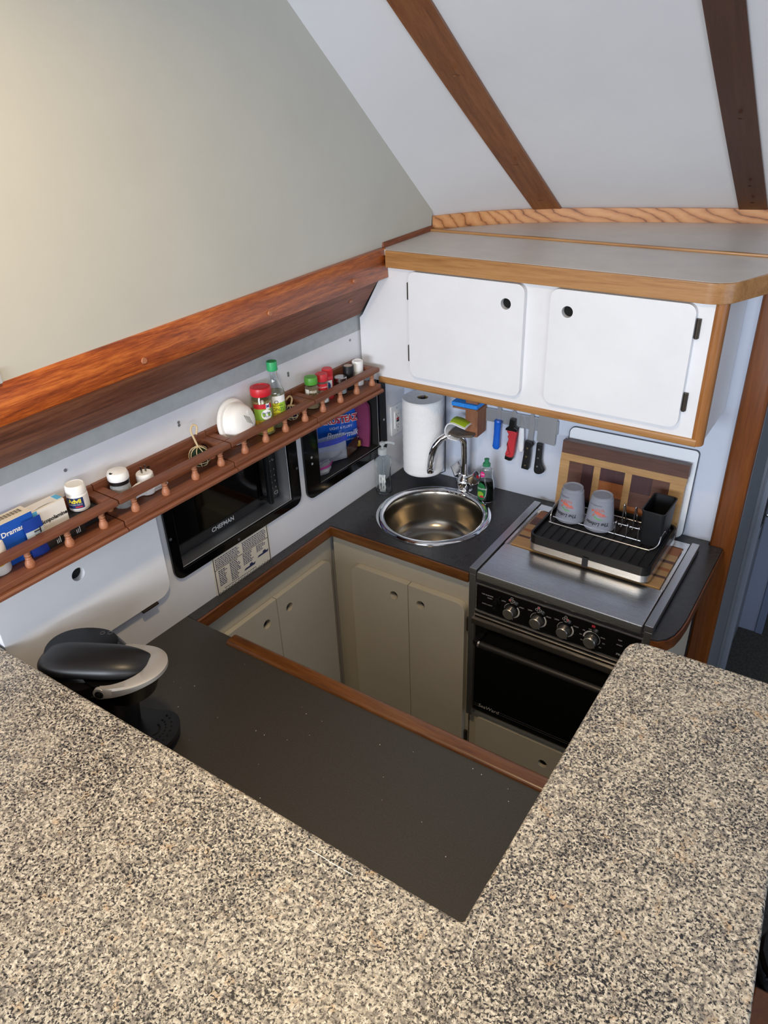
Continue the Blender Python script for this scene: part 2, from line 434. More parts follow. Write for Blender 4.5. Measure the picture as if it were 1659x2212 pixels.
# headliner: slopes down and forward to the oak moulding, flat over the saloon
xs = [0.02+0.06*i for i in range(46)]
def ceil_pt(i, j):
    x = xs[min(int(round(i*(len(xs)-1))), len(xs)-1)]
    t = j*3.0
    y0 = yo(x); y = y0 - 1.32*min(t, 1.0)
    z = 1.803 + 0.6606*(y0-y) - 0.012*math.sin(PI*min(t, 1))
    if t > 1: y = y - (t-1)*2.5; z = z + 0.04*min(1, (t-1)*4)
    return (x, y, z)
mb = MB().grid(ceil_pt, len(xs)-1, 60, -0.01)
struct('ceiling', mb, W_CEIL, 'white vinyl headliner sloping down to the oak moulding', 'ceiling')
# seam cord between headliner and window cover
pts = [(px(y, z)+.008, y, z) for y, z in ((0.05, 1.803), (-0.185, 1.997-.005), (-0.362, 2.131-.01), (-0.523, 2.247-.01), (-0.676, 2.36-.01), (-0.9, 2.50))]
struct('trim_1', MB().tube(catmull(pts, 5), 0.0022, 6), col('4b4a48', 0.7), 'dark cord along the seam of headliner and window cover', 'trim')
def beam(name, x, m, label, plugs):
    o = thing(name, label, 'beam', (x, yo(x), 1.80), group=None)
    w = 0.04
    def f(i, j):
        t = i; y0 = yo(x + (j-.5)*2*w)
        y = y0 - 1.32*t; z = 1.803 + 0.6606*(y0-y) - 0.012*math.sin(PI*t) - 0.011
        return (-w+2*w*j, y-yo(x), z-1.80)
    part('beam_board', MB().grid(f, 26, 4, 0.012), m, o)
    for t in plugs:
        y = -1.32*t
        part('wood_plug', MB().ball((0.004, y, 0.003+0.6606*1.32*t-0.012*math.sin(PI*t)-.0235), 0.006, (1, 1, .4), 12), m, o)
beam('ceiling_beam', 0.371, BEAM, 'mid-brown teak beam crossing the headliner above the left cabinet door', (0.07, 0.22, 0.5))
beam('ceiling_beam', 0.968, BEAM_D, 'dark brown beam crossing the headliner at the right', (0.06, 0.13, 0.36))

# boards along the port side
def slant_board(name, sec0, sec1, y0, y1, m, label, plugs, face):
    # two quadrilateral sections (x, z) joined along the ship's side
    o = thing(name, label, 'board', (sec0[0][0], y0, sec0[0][1]))
    ox, oz = sec0[0]
    t = bmesh.new()
    A = [t.verts.new((x-ox, 0, z-oz)) for x, z in sec0]; B = [t.verts.new((x-ox, y1-y0, z-oz)) for x, z in sec1]
    n = len(A)
    t.faces.new(A); t.faces.new(B[::-1])
    for i in range(n): t.faces.new((A[i], A[(i+1) % n], B[(i+1) % n], B[i]))
    bmesh.ops.recalc_face_normals(t, faces=t.faces); bevel_sharp(t, 0.003, 2, 0.5)
    part('board', MB().add(t), m, o)
    for p in plugs:
        f = (p - y0)/(y1 - y0)
        a = Vector((sec0[face[0]][0], sec0[face[0]][1])).lerp(Vector(sec1[face[0]]), f); b_ = Vector(sec0[face[1]]).lerp(Vector(sec1[face[1]]), f)
        c = a.lerp(b_, face[2]); d = (b_-a).normalized(); nn = Vector((d.y, -d.x)); nn = nn if nn.x > 0 else -nn
        ang = math.atan2(nn.y, nn.x)
        part('wood_plug', MB().cyl((0, 0, 0), 0.0075, 0.004, 'x', 16, 0.006, mat=Matrix.Translation((c.x-ox, p-y0, c.y-oz)) @ Matrix.Rotation(-ang, 4, 'Y')), SPIN, o)
    return o
slant_board('valance_board', [(0.150, 1.697), (0.150, 1.767), (0.129, 1.767), (0.129, 1.697)][::-1], [(0.118, 1.678), (0.112, 1.764), (0.091, 1.764), (0.095, 1.678)][::-1], -2.5, -0.253, TEAK,
            'glossy orange-brown varnished board below the grey window cover', (-1.207, -0.80, -0.43), (3, 2, 0.3))
slant_board('valance_board', [(0.140, 1.70), (-0.044, 1.532), (-0.052, 1.545), (0.128, 1.712)], [(0.092, 1.682), (0.006, 1.552), (-0.004, 1.560), (0.082, 1.69)], -2.5, -0.256, TEAK_D,
            'matte brown slanted board under the glossy varnished one', (-1.04, -0.71, -0.37), (0, 1, 0.42))

# dash behind the cabinet, ridge strip and curved oak moulding
oak_pts = [p for p in OAKX if p[0] >= 0.07]
mb = MB().prism([(0.075, 0.046)] + [(x, y+.02) for x, y in oak_pts] + [(3.0, 0.10), (1.2, 0.075)], 1.745, 1.7605, 'xy')
struct('trim_2', mb, CAB_TOP, 'grey laminate dash between cabinet top and oak moulding', 'dash')
fine = []
for k in range(160):
    x = 0.073 + k*(2.9-0.073)/159; fine.append((x, yo(x)))
sm = [(fine[i][0], sum(fine[max(0, min(159, i+q))][1] for q in (-2, -1, 0, 1, 2))/5) for i in range(160)]
mb = MB().grid(lambda i, j: (lambda p: (p[0], p[1], 1.7607+0.0433*j))(sm[int(round(i*159))]), 159, 2, 0.014)
struct('trim_3', mb, OAK, 'curved oak moulding with bold grain under the headliner', 'moulding')
struct('trim_4', MB().box(0, 2.0, -0.007, 0.007, 0, 0.008, 0.003), HONEY, 'thin brown wooden strip across the cabinet top', 'trim', (0.09, 0.045, 1.7605), 0.018)
struct('trim_5', MB().box(-0.004, 0.006, 0, 0.30, 0, 0.016, 0.002), TEAK_D, 'short brown strip at the left end of the cabinet top', 'trim', (0.094, -0.248, 1.7612), 0.024)

# post and passage on the right
p = thing('corner_post', 'tall brown teak post right of the cutting boards', 'post', (1.148, 0.03, 0.0))
part('post_core', MB().prism(rrect(-.026, .045, -.022, .03, .011, 5), 0.0, 1.708), POST, p)
struct('wall_right', MB().box(1.182, 1.194, 0.03, 1.6, 0.0, 1.743), speckled('passage_grey', '74777d', '7a7d83', 6, 0.5), 'grey passage wall beyond the teak post', 'wall')
d = thing('door_1', 'open grey passage door with silver lever handle at the right edge', 'door', (1.20, 0.36, 0), kind='structure')
part('frame_moulding', MB().box(-.006, .004, -.03, -.018, 0, 1.742, .002).box(-.006, .007, -.012, 0.0, 0, 1.742, .002), col('7d828b', 0.4), d)
part('door_leaf', MB().box(-.004, .022, 0.012, 0.05, 0.02, 1.735, .003), col('8f96a4', 0.4), d)
part('latch_plate', MB().box(.020, .0235, .014, .034, .80, .93, .001).cyl((.0235, .024, .915), .004, .002, 'x', 10).cyl((.0235, .024, .82), .004, .002, 'x', 10), col('5a5c60', .35, .8), d)
h = part('lever_handle', MB().box(.022, .027, .036, .048, .74, .93, .002).tube([(.02, .042, .905), (.05, .042, .905), (.062, .044, .905), (.07, .06, .905), (.072, .14, .903)], .008, 10), CHROME, d)
part('key_turn', MB().ball((.032, .042, .84), .009, (.6, 1, 1)), CHROME, h)
struct('wall_passage', MB().box(1.10, 1.262, 0.88, 0.90, 0.0, 1.743), col('8c97b0', 0.5), 'pale blue-grey panel at the end of the passage', 'wall')
struct('trim_6', MB().box(1.262, 1.292, 0.872, 0.905, 0.0, 1.743, .004), col('6f7c98', 0.5), 'blue-grey door jamb at the end of the passage', 'jamb')
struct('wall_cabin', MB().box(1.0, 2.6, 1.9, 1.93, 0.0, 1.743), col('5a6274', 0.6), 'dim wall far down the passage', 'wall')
hb = thing('passage_hinge', 'black door hinge low on the blue-grey jamb down the passage', 'hinge', (1.294, 0.89, 0.13))
part('hinge_leaf', MB().box(0, .004, -.01, .02, 0, .05, .001), BLACK, hb)
part('hinge_pin', MB().cyl((.004, -.01, 0), .004, .05), BLACK, hb)

# ================================================================== FIXED FURNITURE
def hinge(parent, p, axis='z', L=0.05, m=None):
    m = m or col('4a4239', 0.4, 0.7)
    x, y, z = p
    mb = MB()
    if axis == 'z':
        mb.box(x-.006, x+.006, y-.001, y+.003, z-L/2, z+L/2, .001).cyl((x, y-.003, z-L/2), .0045, L, 'z', 12)
    else:
        mb.box(x-.003, x+.001, y-L/2, y+L/2, z-.006, z+.006, .001).cyl((x+.003, y-L/2, z), .0045, L, 'y', 12)
    return part('hinge', mb, m, parent)
def door_panel(x0, x1, z0, z1, y0, y1, r, hole, plane='xz', bev=.002, hr=.0155):
    return MB().prism(rrect(x0, x1, z0, z1, r), y0, y1, plane, holes=[circ(hole[0], hole[1], hr)], bev=bev)
def hole_back(x, z, y, plane='xz', r=.0165):     # dark inside of the cabinet seen through the finger hole
    mb = MB()
    if plane == 'xz': mb.cyl((x, y, z), r, .0006, 'y', 24)
    else: mb.cyl((y, x, z), r, .0006, 'x', 24)
    return mb
DARK = col('0a0a0a', 0.9)

# ---- upper cabinet
UC = thing('upper_cabinet', 'white two-door wall cabinet with honey wood trim above the sink', 'cabinet', (0.0, -0.251, 1.34))
yf = 0.0; X1 = 1.062
face = [(0.0, 0.0), (X1, 0.0), (X1, 0.372), (0.112, 0.372), (0.075, 0.318), (0.012, 0.212), (0.0, 0.20)]
part('face_panel', MB().prism(face, 0.0, 0.018, 'xz'), CAB_UP, UC)
part('cabinet_side', MB().box(1.068, 1.086, 0.02, 0.276, 0.002, 0.40), CAB_UP, UC)
part('cabinet_bottom', MB().box(0.012, 1.068, 0.018, 0.243, 0.0, 0.014), CAB_UP, UC)
part('corner_moulding', MB().prism(rrect(1.058, 1.090, -0.004, 0.028, (.014, .02, .004, .004), 6), -0.004, 0.372, 'xy'), HONEY_Z, UC)
mb = MB().prism(rrect(-.006, .02, -.006, .016, .005, 3), 0.07, 1.075, 'yz')
part('bottom_moulding', mb, HONEY, UC)
top = [(0.077, -0.012), (1.040, -0.012), (1.062, -0.008), (1.085, 0.006), (1.097, 0.020), (1.150, 0.157), (1.215, 0.33), (1.2, 0.33), (0.086, 0.299)]
part('cabinet_top', MB().prism(top, 0.405, 0.421), CAB_TOP, UC)
def offs(pts, d):
    out = []
    for i, p in enumerate(pts):
        a = Vector(pts[max(i-1, 0)]); b_ = Vector(pts[min(i+1, len(pts)-1)]); t = (b_-a).normalized(); out.append((p[0]+t.y*d, p[1]-t.x*d))
    return out
line = [(0.119, -0.012)] + [tuple(v) for v in [(1.036, -0.012), (1.055, -0.010), (1.073, -0.001), (1.087, 0.012), (1.096, 0.03), (1.150, 0.157), (1.215, 0.33)]]
mb = MB().prism(offs(line, .008) + offs(line, -.012)[::-1], 0.371, 0.4205, bev=.002)
part('top_fascia', mb, HONEY, UC)
for nm, (a, b_, hx, hg) in dict(l=(0.197, 0.573, 0.518, 0.191), r=(0.648, 1.024, 0.698, 1.030)).items():
    dr = part('door', door_panel(a, b_, 0.043, 0.367, -0.018, -0.0005, .024, (hx, 0.309)), CAB_UP, UC)
    part('finger_hole', hole_back(hx, .309, -.0012), DARK, dr)
    for z in (0.306, 0.114): hinge(dr, (hg, -0.004, z), 'z', .05)

# ---- base cabinets
SB = thing('sink_base_cabinet', 'beige two-door base cabinet under the round sink', 'cabinet', (0.0, -0.49, 0.0))
part('face_panel', MB().box(0.0125, 0.552, 0, 0.018, 0.0, 0.864), CAB_LOW, SB)
for (a, b_, hx, hg, rr) in ((0.1, 0.330, 0.275, 0.094, (0, 0, 0, .03)), (0.332, 0.541, 0.379, 0.546, (0, 0, .03, 0))):
    dr = part('door', door_panel(a, b_, 0.10, 0.772, -0.025, -0.001, rr, (hx, 0.709)), CAB_LOW, SB)
    part('finger_hole', hole_back(hx, .709, -.002), DARK, dr)
    for z in (0.69, 0.192): hinge(dr, (hg, -.006, z), 'z', .05)
PB = thingL('side_base_cabinet', 'beige base cabinet with two doors below the microwave wall', 'cabinet', 0.0, -0.50, 0.0)
part('face_panel', MB().box(0.0005, 0.0125, -0.66, 0.01, 0.0, 0.864), CAB_LOW, PB)
for (a, b_, hu, hg, rr) in ((-0.51, -0.296, -0.348, None, (0, 0, 0, 0)), (-0.294, -0.02, -0.241, -.014, (0, 0, .03, 0))):
    dr = part('door', door_panel(a, b_, 0.10, 0.772, 0.0135, 0.032, rr, (hu, 0.704), 'yz'), CAB_LOW, PB)
    part('finger_hole', hole_back(hu, .704, 0.0136, 'yz'), DARK, dr)
    if hg is not None:
        for z in (0.70, 0.20): part('hinge', MB().box(.0135, .020, hg-.005, hg+.006, z-.025, z+.025, .001).cyl((.021, hg, z-.025), .004, .05, 'z', 10), col('4a4239', 0.4, 0.7), dr)
OB = thing('oven_base_cabinet', 'beige panel with round finger hole under the oven', 'cabinet', (0.557, -0.49, 0.0))
part('face_panel', MB().box(0.0, 0.535, 0, 0.018, 0.0, 0.353), CAB_LOW, OB)
dr = part('door', door_panel(.03, .50, 0.06, 0.312, -0.014, -0.0005, .02, (.279, .23)), CAB_LOW, OB)
part('finger_hole', hole_back(.279, .23, -.0012), DARK, dr)
part('side_panel', MB().box(0.5495, 0.565, .012, 0.48, 0.0, 0.858), CAB_LOW, OB)

# ---- worktop with sink
inner = [(0.551, -0.508), (0.0245, -0.508)]
outer = [(0.002, -0.001), (-0.030, -1.113), (0.0075, -1.113), (0.0215, -0.508), (0.553, -0.508), (0.553, -0.048), (1.106, -0.048), (1.106, -0.535)] + \
        [(1.125, -0.53), (1.142, -0.512), (1.154, -0.485), (1.161, -0.445), (1.164, -0.40), (1.164, 0.005), (1.121, 0.005), (1.120, 0.028)]
WT = thing('worktop', 'black laminate worktop around the sink and behind the stove', 'worktop', (0, 0, 0.865))
part('slab', MB().prism(outer, 0.0, 0.035, holes=[circ(.284, -.272, .184, 48)]), COUNTER, WT)
part('front_edge', MB().box(0.0215, 0.553, -0.517, -0.5085, -0.001, 0.034, .003), EDGE_X, WT)
eo = [(0.008, -1.113), (0.022, -0.517)]
part('side_edge', MB().prism([(0.0078, -1.113), (0.0218, -0.5085), (0.0295, -0.517), (0.016, -1.113)], -0.001, 0.034), EDGE_Y, WT)
er = [(1.107, -.536), (1.125, -0.531), (1.143, -0.513), (1.155, -0.486), (1.162, -0.446), (1.165, -0.40), (1.165, 0.004)]
part('end_edge', MB().prism(er + offs(er, .004)[::-1], -0.004, 0.030), EDGE_Y, WT)

SK = thing('round_sink', 'round stainless steel sink set in the black worktop', 'sink', (.284, -.272, .90))
part('rim', MB().lathe([(.197, .0004), (.1965, .004), (.192, .0075), (.184, .0085), (.174, .0065), (.169, .002), (.1685, -.004), (.172, -.004), (.182, .0003)], 64), CHROME, SK)
pf = [(.1685, -.003), (.165, -.012), (.162, -.05), (.158, -.10), (.150, -.125), (.13, -.143), (.10, -.15), (.035, -.154), (.035, -.158), (.11, -.156), (.14, -.147), (.156, -.128), (.163, -.10), (.167, -.05), (.171, -.004)]
part('bowl', MB().lathe(pf, 64), SINK_M, SK)
part('drain', MB().lathe([(0, -.159), (.012, -.158), (.024, -.156), (.034, -.153), (.036, -.1525), (.036, -.156), (0, -.163)], 32), CHROME, SK)

FA = thing('sink_faucet', 'chrome swan-neck mixer tap with two handles behind the sink', 'faucet', (.289, -.062, .9008))
part('tap_base', MB().lathe([(0, 0), (.029, 0), (.030, .004), (.026, .010), (.026, .016), (.030, .03), (.029, .04), (.022, .052), (.014, .060), (.0125, .068), (0, .068)], 32), CHROME, FA)
sp = catmull([(0, 0, .06), (-.001, 0, .12), (-.002, -.002, .185), (-.012, -.012, .210), (-.034, -.03, .222), (-.058, -.052, .214), (-.078, -.07, .188), (-.088, -.08, .15), (-.092, -.084, .105)], 8)
spt = part('spout', MB().tube(sp, .0125, 16), CHROME, FA)
part('aerator', MB().cyl((-.0922, -.084, .083), .0125, .026, 'z', 24, bev=.002), CHROME, spt)
for sg, a, dot in ((-1, 2.55, '2a4bd0'), (1, -.25, 'b5122c')):
    hd = Vector((math.cos(a)*.8, math.sin(a)*.8, .62)).normalized()
    q = Vector((0, 0, 1)).rotation_difference(hd).to_matrix().to_4x4()
    mm = Matrix.Translation((0, 0, .026)) @ q
    hnd = part('tap_handle', MB().cyl((0, 0, .02), .012, .022, 'z', 20, mat=mm).prism(rrect(-.021, .021, -.016, .016, .007, 4), .036, .080, bev=.003, mat=mm), CHROME, FA)
    part('tap_index', MB().cyl((0, 0, .0795), .006, .0012, 'z', 16, mat=mm), col(dot, .3), hnd)
part('plug_chain', MB().tube([(-.034+.006*math.sin(k*1.0)+.0025*k-.004, -.045-.004*math.sin(k*.9), .003+.001*math.sin(k*5)) for k in range(30)], .0018, 6), CHROME, FA)

# ---- peninsula worktop with wooden fiddle
PW = thing('peninsula_worktop', 'wide charcoal laminate worktop in front of the granite bar', 'worktop', (0, 0, 0.865))
part('slab', MB().prism([(-.031, -1.1145), (.16, -1.1155), (1.10, -1.1155), (1.10, -1.66), (-.046, -1.66)], 0, .035), COUNTER2, PW)
ri = part('wooden_edge', MB().prism(rrect(-1.1445, -1.1005, -.006, .043, (.002, .004, .012, .010), 4), .152, 1.10, 'yz'), EDGE_X, PW)
rng = random.Random(3)
mb = MB()
for k in range(34):
    x, y = rng.uniform(.1, 1.05), rng.uniform(-1.58, -1.16); mb.ball((x, y, .0353), rng.choice((.0006, .0008, .0012)), (1, 1, .5), 6)
part('crumbs', mb, col('e8e4da', .7), PW, kind='stuff')
struct('wall_peninsula', MB().box(-.02, 1.10, -1.63, -1.147, 0.0, .8635), CAB_LOW, 'beige base of the peninsula below the charcoal worktop', 'cabinet')

# ---- granite bar
GB = thing('granite_bar', 'L-shaped speckled beige granite bar top in the foreground', 'bar', (1.13, -1.612, 1.11))
gl = [(-.055, -1.612), (1.124, -1.612), (1.128, -1.6105), (1.130, -1.606), (1.130, -.905), (1.134, -.885), (1.146, -.871), (1.165, -.866), (1.430, -.858), (1.443, -.862), (1.450, -.88), (1.556, -2.15), (-.03, -2.15)]
gl = [(x-1.13, y+1.612) for x, y in gl]
part('granite_top', MB().prism(gl, 0.0, .04, bev=.012, seg=4), GRANITE, GB)
mb = MB()
for a, b_ in (((.862, -1.640), (.952, -1.6385)), ((1.163, -1.655), (1.152, -1.585))):  # glare on the granite, modelled as thin white tubes
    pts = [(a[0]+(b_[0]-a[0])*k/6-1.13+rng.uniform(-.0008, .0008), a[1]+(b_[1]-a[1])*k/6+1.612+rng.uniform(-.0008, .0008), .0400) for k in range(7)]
    part('glare_line', MB().tube(pts, .0007, 6), col('f4efe2', .5), GB, 'thin white glare line')
struct('wall_bar', MB().box(-.04, 1.16, -2.10, -1.662, 0, 1.1095), col('5a3519', .45), 'brown wooden base under the granite bar', 'cabinet')
struct('wall_bar_end', MB().prism([(1.161, -.90), (1.42, -.90), (1.50, -2.10), (1.161, -2.10)], 0.0, 1.1095), col('5a3519', .45), 'brown wooden base under the right arm of the granite bar', 'cabinet')
SC = thing('saloon_locker', 'brown wooden locker beside the granite bar at the bottom right', 'locker', (1.535, -1.34, .451))
part('body', MB().box(0, .5, -.6, .1, 0, .30), col('4a2812', .4), SC)
part('lid', MB().box(-.012, .512, -.612, .112, .301, .325, .006), POST, SC)
CB = thing('coiled_hose', 'black coiled hose standing behind the locker at the bottom right edge', 'hose', (1.62, -1.08, 0.001))
part('hose_coil', MB().tube([(.09*math.cos(k*.35), .09*math.sin(k*.35), .012+.0030*k) for k in range(240)], .010, 8), BLACK, CB)

# ================================================================== STOVE
def T(s, size, o, du, dv, **kw):      # flat lettering: origin o, direction of reading du, up dv
    o, du, dv = Vector(o), Vector(du), Vector(dv)
    return text(s, size, lambda u, v: o + du*u + dv*v, **kw)
ST = thing('marine_stove', 'stainless steel stove with black oven door and four knobs', 'stove', (.557, -.52, .0))
INK = col('c9c6c0', .5)
part('body', MB().box(.002, .546, .03, .468, .355, .905), col('5d5852', .4, .6), ST)
part('side_rail', MB().box(0.0, .024, .0, .47, .905, .926, .002).box(0.0, .022, .0, .03, .326, .905, .002), STEEL_Y, ST)
part('side_rail', MB().box(.525, .549, .0, .47, .905, .926, .002).box(.527, .549, .0, .03, .326, .905, .002), STEEL_Y, ST)
part('cooktop', MB().box(.027, .522, -.004, .183, .893, .9215, .004).box(.027, .522, .183, .428, .893, .914).box(.027, .522, .428, .466, .893, .9215, .002).box(.027, .036, .183, .428, .893, .9215).box(.513, .522, .183, .428, .893, .9215), STEEL_X, ST)
lean = 0.012
cp = part('control_panel', MB().box(.026, .524, .004, .03, .777, .872, .002), BLACKG, ST)
part('panel_trim', MB().box(.022, .528, .002, .03, .872, .878, .001).box(.022, .528, .002, .03, .770, .7765, .001).box(.022, .528, -.001, .03, .757, .763, .001).box(.020, .026, .003, .03, .7765, .872, .001).box(.524, .530, .003, .03, .7765, .872, .001), STEEL_X, ST)
UX, UZ = (1, 0, 0), (0, 0, 1)
yp = .0034
def ringarc(mb, x, z, r0, r1, a0, a1, y=yp, n=18):
    mb.grid(lambda i, j: (x+(r0+(r1-r0)*j)*math.cos(a0+(a1-a0)*i), y, z+(r0+(r1-r0)*j)*math.sin(a0+(a1-a0)*i)), n, 1)
KX = (.142, .227, .310, .391); KZ = .818
RX = Matrix.Rotation(PI/2, 4, 'X')
for i, x in enumerate(KX):
    dm = MB()
    if i < 3:
        ringarc(dm, x, KZ, .0225, .0235, 1.9, 3.5); ringarc(dm, x, KZ, .0225, .027, -1.6, .75)
        for k in range(6): a = -1.5+.45*k; dm.add(text_bm('.', .008), Matrix.Translation((x+.031*math.cos(a), yp, KZ+.031*math.sin(a))) @ RX)
        for s, sz, dx, dz in (('LOW', .006, -.026, .024), ('OFF', .005, 0, .0265), ('HIGH', .006, .032, .022), (('LEFT', 'REAR', 'RIGHT')[i], .007, 0, -.033)):
            dm.add(text_bm(s, sz), Matrix.Translation((x+dx, yp, KZ+dz)) @ RX)
        for k, (dx, dz) in enumerate(((-.006, .035), (0, .043), (.006, .035))): ringarc(dm, x+dx, KZ+dz, .0032, .0042, 0, 2*PI)
    else:
        ringarc(dm, x, KZ, .0225, .0235, 0, 2*PI); ringarc(dm, x, KZ, .0235, .0265, 1.7, 3.2)
        for k, s in enumerate(('OFF', '200', '250', '300', '350', '400', '450', '500', 'BROIL')):
            a = PI/2 + .25 + k*.62
            dm.add(text_bm(s, .005), Matrix.Translation((x+.034*math.cos(a), yp, KZ+.031*math.sin(a))) @ RX)
    part('dial_marking', dm, INK, cp, kind='stuff', smooth=0)
for s, x, z, sz in (('TOP BURNERS', .062, .843, .006), ('OVEN', .07, .834, .006), ('OVEN LIGHT', .062, .808, .006), ('TOP', .468, .845, .006), ('OVEN', .468, .828, .006), ('PRINCESS', .486, .795, .011)):
    part('panel_lettering', MB().add(text_bm(s, sz), Matrix.Translation((x, yp, z)) @ RX), INK, cp, smooth=0)
for x, dx, dz in ((KX[0], -.006, .035), (KX[1], 0, .043), (KX[2], .006, .035)):
    mb = MB(); ringarc(mb, x+dx, KZ+dz, 0, .0033, 0, 2*PI, yp-.0001); part('red_mark', mb, col('b02a35', .5), cp, smooth=0)
part('red_mark', MB().quad((.386, yp, .858), (.396, yp, .858), (.396, yp, .866), (.386, yp, .866)), col('b02a35', .5), cp, smooth=0)
for x in KX:
    k = part('knob', MB().cyl((x, .0035, KZ), .021, -.006, 'y', 30), BLACK, ST)
    part('knob_cap', MB().lathe([(0, 0), (.019, 0), (.0185, .012), (.0175, .018), (.016, .0195), (0, .0195)], 32, mat=Matrix.Translation((x, -.002, KZ)) @ Matrix.Rotation(PI/2, 4, 'X')), col('d6d2ca', .3, 1.0), k)
for z in (.836, .812): part('toggle_switch', MB().cyl((.094, .004, z), .008, -.004, 'y', 16).cyl((.094, .0, z), .005, -.012, 'y', 12, .0065), BLACK, ST)
od = part('oven_door', MB().box(.024, .526, -.004, .03, .362, .730, .003), STEEL_D, ST)
part('oven_glass', MB().box(.030, .520, -.0065, -.0045, .372, .722, .0008), col('050505', .22), od)
part('door_top_moulding', MB().box(.018, .532, -.016, .02, .7315, .753, .003), STEEL_D, od)
hl = MB()
for z in (.378, .384, .398): pass
hl.quad((.032, -.0069, .3985), (.05, -.0069, .3985), (.05, -.0069, .3993), (.032, -.0069, .3993))
hl.quad((.032, -.0069, .3905), (.05, -.0069, .3905), (.05, -.0069, .3913), (.032, -.0069, .3913))
hl.quad((.122, -.0069, .3985), (.518, -.0069, .3985), (.518, -.0069, .3993), (.122, -.0069, .3993))
hl.quad((.122, -.0069, .3905), (.518, -.0069, .3905), (.518, -.0069, .3913), (.122, -.0069, .3913))
part('door_pinstripe', hl, col('8a867e', .5), od, smooth=0)
part('door_lettering', T('SeaWard', .02, (.086, -.0069, .395), UX, UZ, shear=.2), INK, od, smooth=0)
hd = part('oven_handle', MB().cyl((.062, -.046, .690), .0105, .43, 'x', 20), col('35322f', .35, .5), od)
part('handle_bracket', MB().box(.044, .062, -.05, -.006, .682, .700, .002), BLACK, hd)
part('handle_bracket', MB().box(.492, .508, -.05, -.006, .682, .700, .002), BLACK, hd)
part('handle_ferrule', MB().cyl((.062, -.046, .690), .0112, .005, 'x', 20), CHROME, hd)

# wooden burner cover: striped butcher block
BC = thing('burner_cover_board', 'striped butcher-block board covering the burners under the dish rack', 'board', (.604, -.333, .9145))
rng = random.Random(11)
cols_ = [MAPLE, CHERRY, WALNUT, MAPLE, CHERRY, MAPLE, WALNUT, MAPLE, CHERRY]
ys = [0, .022, .050, .062, .090, .105, .135, .150, .185, .232]
for i in range(9):
    if i in (1, 3, 5, 7):
        cut = (0, .29, 0, .40, 0, .33, 0, .42)[i]; part('strip', MB().box(0, cut, ys[i], ys[i+1]-.0002, 0, .010), cols_[(i+4) % 9], BC)
        part('strip', MB().box(cut+.0002, .463, ys[i], ys[i+1]-.0002, 0, .010), MAPLE, BC)
    else: part('strip', MB().box(0, .463, ys[i], ys[i+1]-.0002, 0, .010), cols_[i], BC)

# ================================================================== DISH RACK
DR = thing('dish_rack', 'black dish drying rack with steel band on the butcher-block cover', 'dish rack', (.850, -.206, .9248), -.01)
hw, hh = .185, .139
mb = MB().prism(rrect(-hw, hw, -hh, hh, .026), 0.004, .022, bev=.002)
mb.prism(rrect(-hw, hw, -hh, hh, .026), .022, .058, holes=[rrect(-hw+.006, hw-.006, -hh+.006, hh-.006, .021)])
for x in (-.15, .15):
    for y in (-.11, .11): mb.cyl((x, y, 0), .012, .006)
part('tray', mb, BLACK, DR)
part('steel_band', MB().prism(rrect(-hw-.0015, hw+.0015, -hh-.0015, hh+.0015, .027), .008, .030, holes=[rrect(-hw-.0002, hw+.0002, -hh-.0002, hh+.0002, .0262)]), STEEL_X, DR)
part('band_clip', MB().box(-.009, .009, -hh-.004, -hh-.0014, .004, .036, .001), BLACKM, DR)
mb = MB().box(-hw+.007, hw-.007, -hh+.007, hh-.007, .038, .043)
for k in range(13):
    x = -hw+.022+k*.0272; mb.box(x-.0095, x+.0095, -hh+.012, hh-.012, .043, .0465, .0015)
part('drip_mat', mb, BLACKM, DR)
wr = MB()
base = catmull([(-.168, -.012, .062), (-.160, -.026, .052), (-.14, -.030, .050), (.12, -.030, .050), (.152, -.026, .052), (.168, -.012, .064), (.170, .005, .085), (.170, .04, .085), (.170, .06, .064), (.162, .105, .052), (.14, .112, .050), (-.14, .112, .050), (-.162, .105, .052), (-.170, .09, .064), (-.170, .06, .085), (-.170, .01, .085)], 6, True)
wr.tube(base, .0022, 8, True)
for y in (.002, .066): wr.tube([(-.165, y, .054), (.165, y, .054)], .0019, 8)
part('wire_frame', wr, WIRE, DR)
for k in range(3):
    x = .034 + k*.035
    tw = MB()
    tw.tube(catmull([(x, .002, .052), (x, .0, .09), (x+.001, .004, .097), (x+.002, .009, .09), (x+.003, .04, .058), (x, .066, .052)], 5), .0020, 8)
    tw.tube(catmull([(x, .066, .052), (x, .067, .115), (x+.001, .071, .123), (x+.002, .077, .112), (x+.002, .095, .058), (x, .112, .052)], 5), .0020, 8)
    part('plate_tine', tw, WIRE, DR)
CH = thing('cutlery_holder', 'black plastic cutlery cup standing in the dish rack', 'cutlery holder', (.990, -.152, .9716), -.01)
def taper(w0, w1, h0, h1, z0, z1, t=.002):
    mb = MB()
    A = rrect(-w0, w0, -h0, h0, .009); B = rrect(-w1, w1, -h1, h1, .011)
    b = mb.b; n = len(A)
    def ring(p, z, s): return [b.verts.new((x - math.copysign(s, x), y - math.copysign(s, y), z)) for x, y in p]
    r = [ring(A, z0, 0), ring(B, z1, 0), ring(B, z1, t), ring(A, z0+t, t)]
    for p, q in zip(r, r[1:]):
        for i in range(n): b.faces.new((p[i], p[(i+1) % n], q[(i+1) % n], q[i]))
    b.faces.new(r[0][::-1]); b.faces.new(r[-1])
    return mb
part('cup_body', taper(.030, .034, .056, .062, 0, .115), col('121316', .45), CH)
part('cup_lip', MB().prism(rrect(-.036, .036, -.064, .064, .012), .112, .1165, holes=[rrect(-.032, .032, -.060, .060, .010)]), col('16171a', .4), CH)

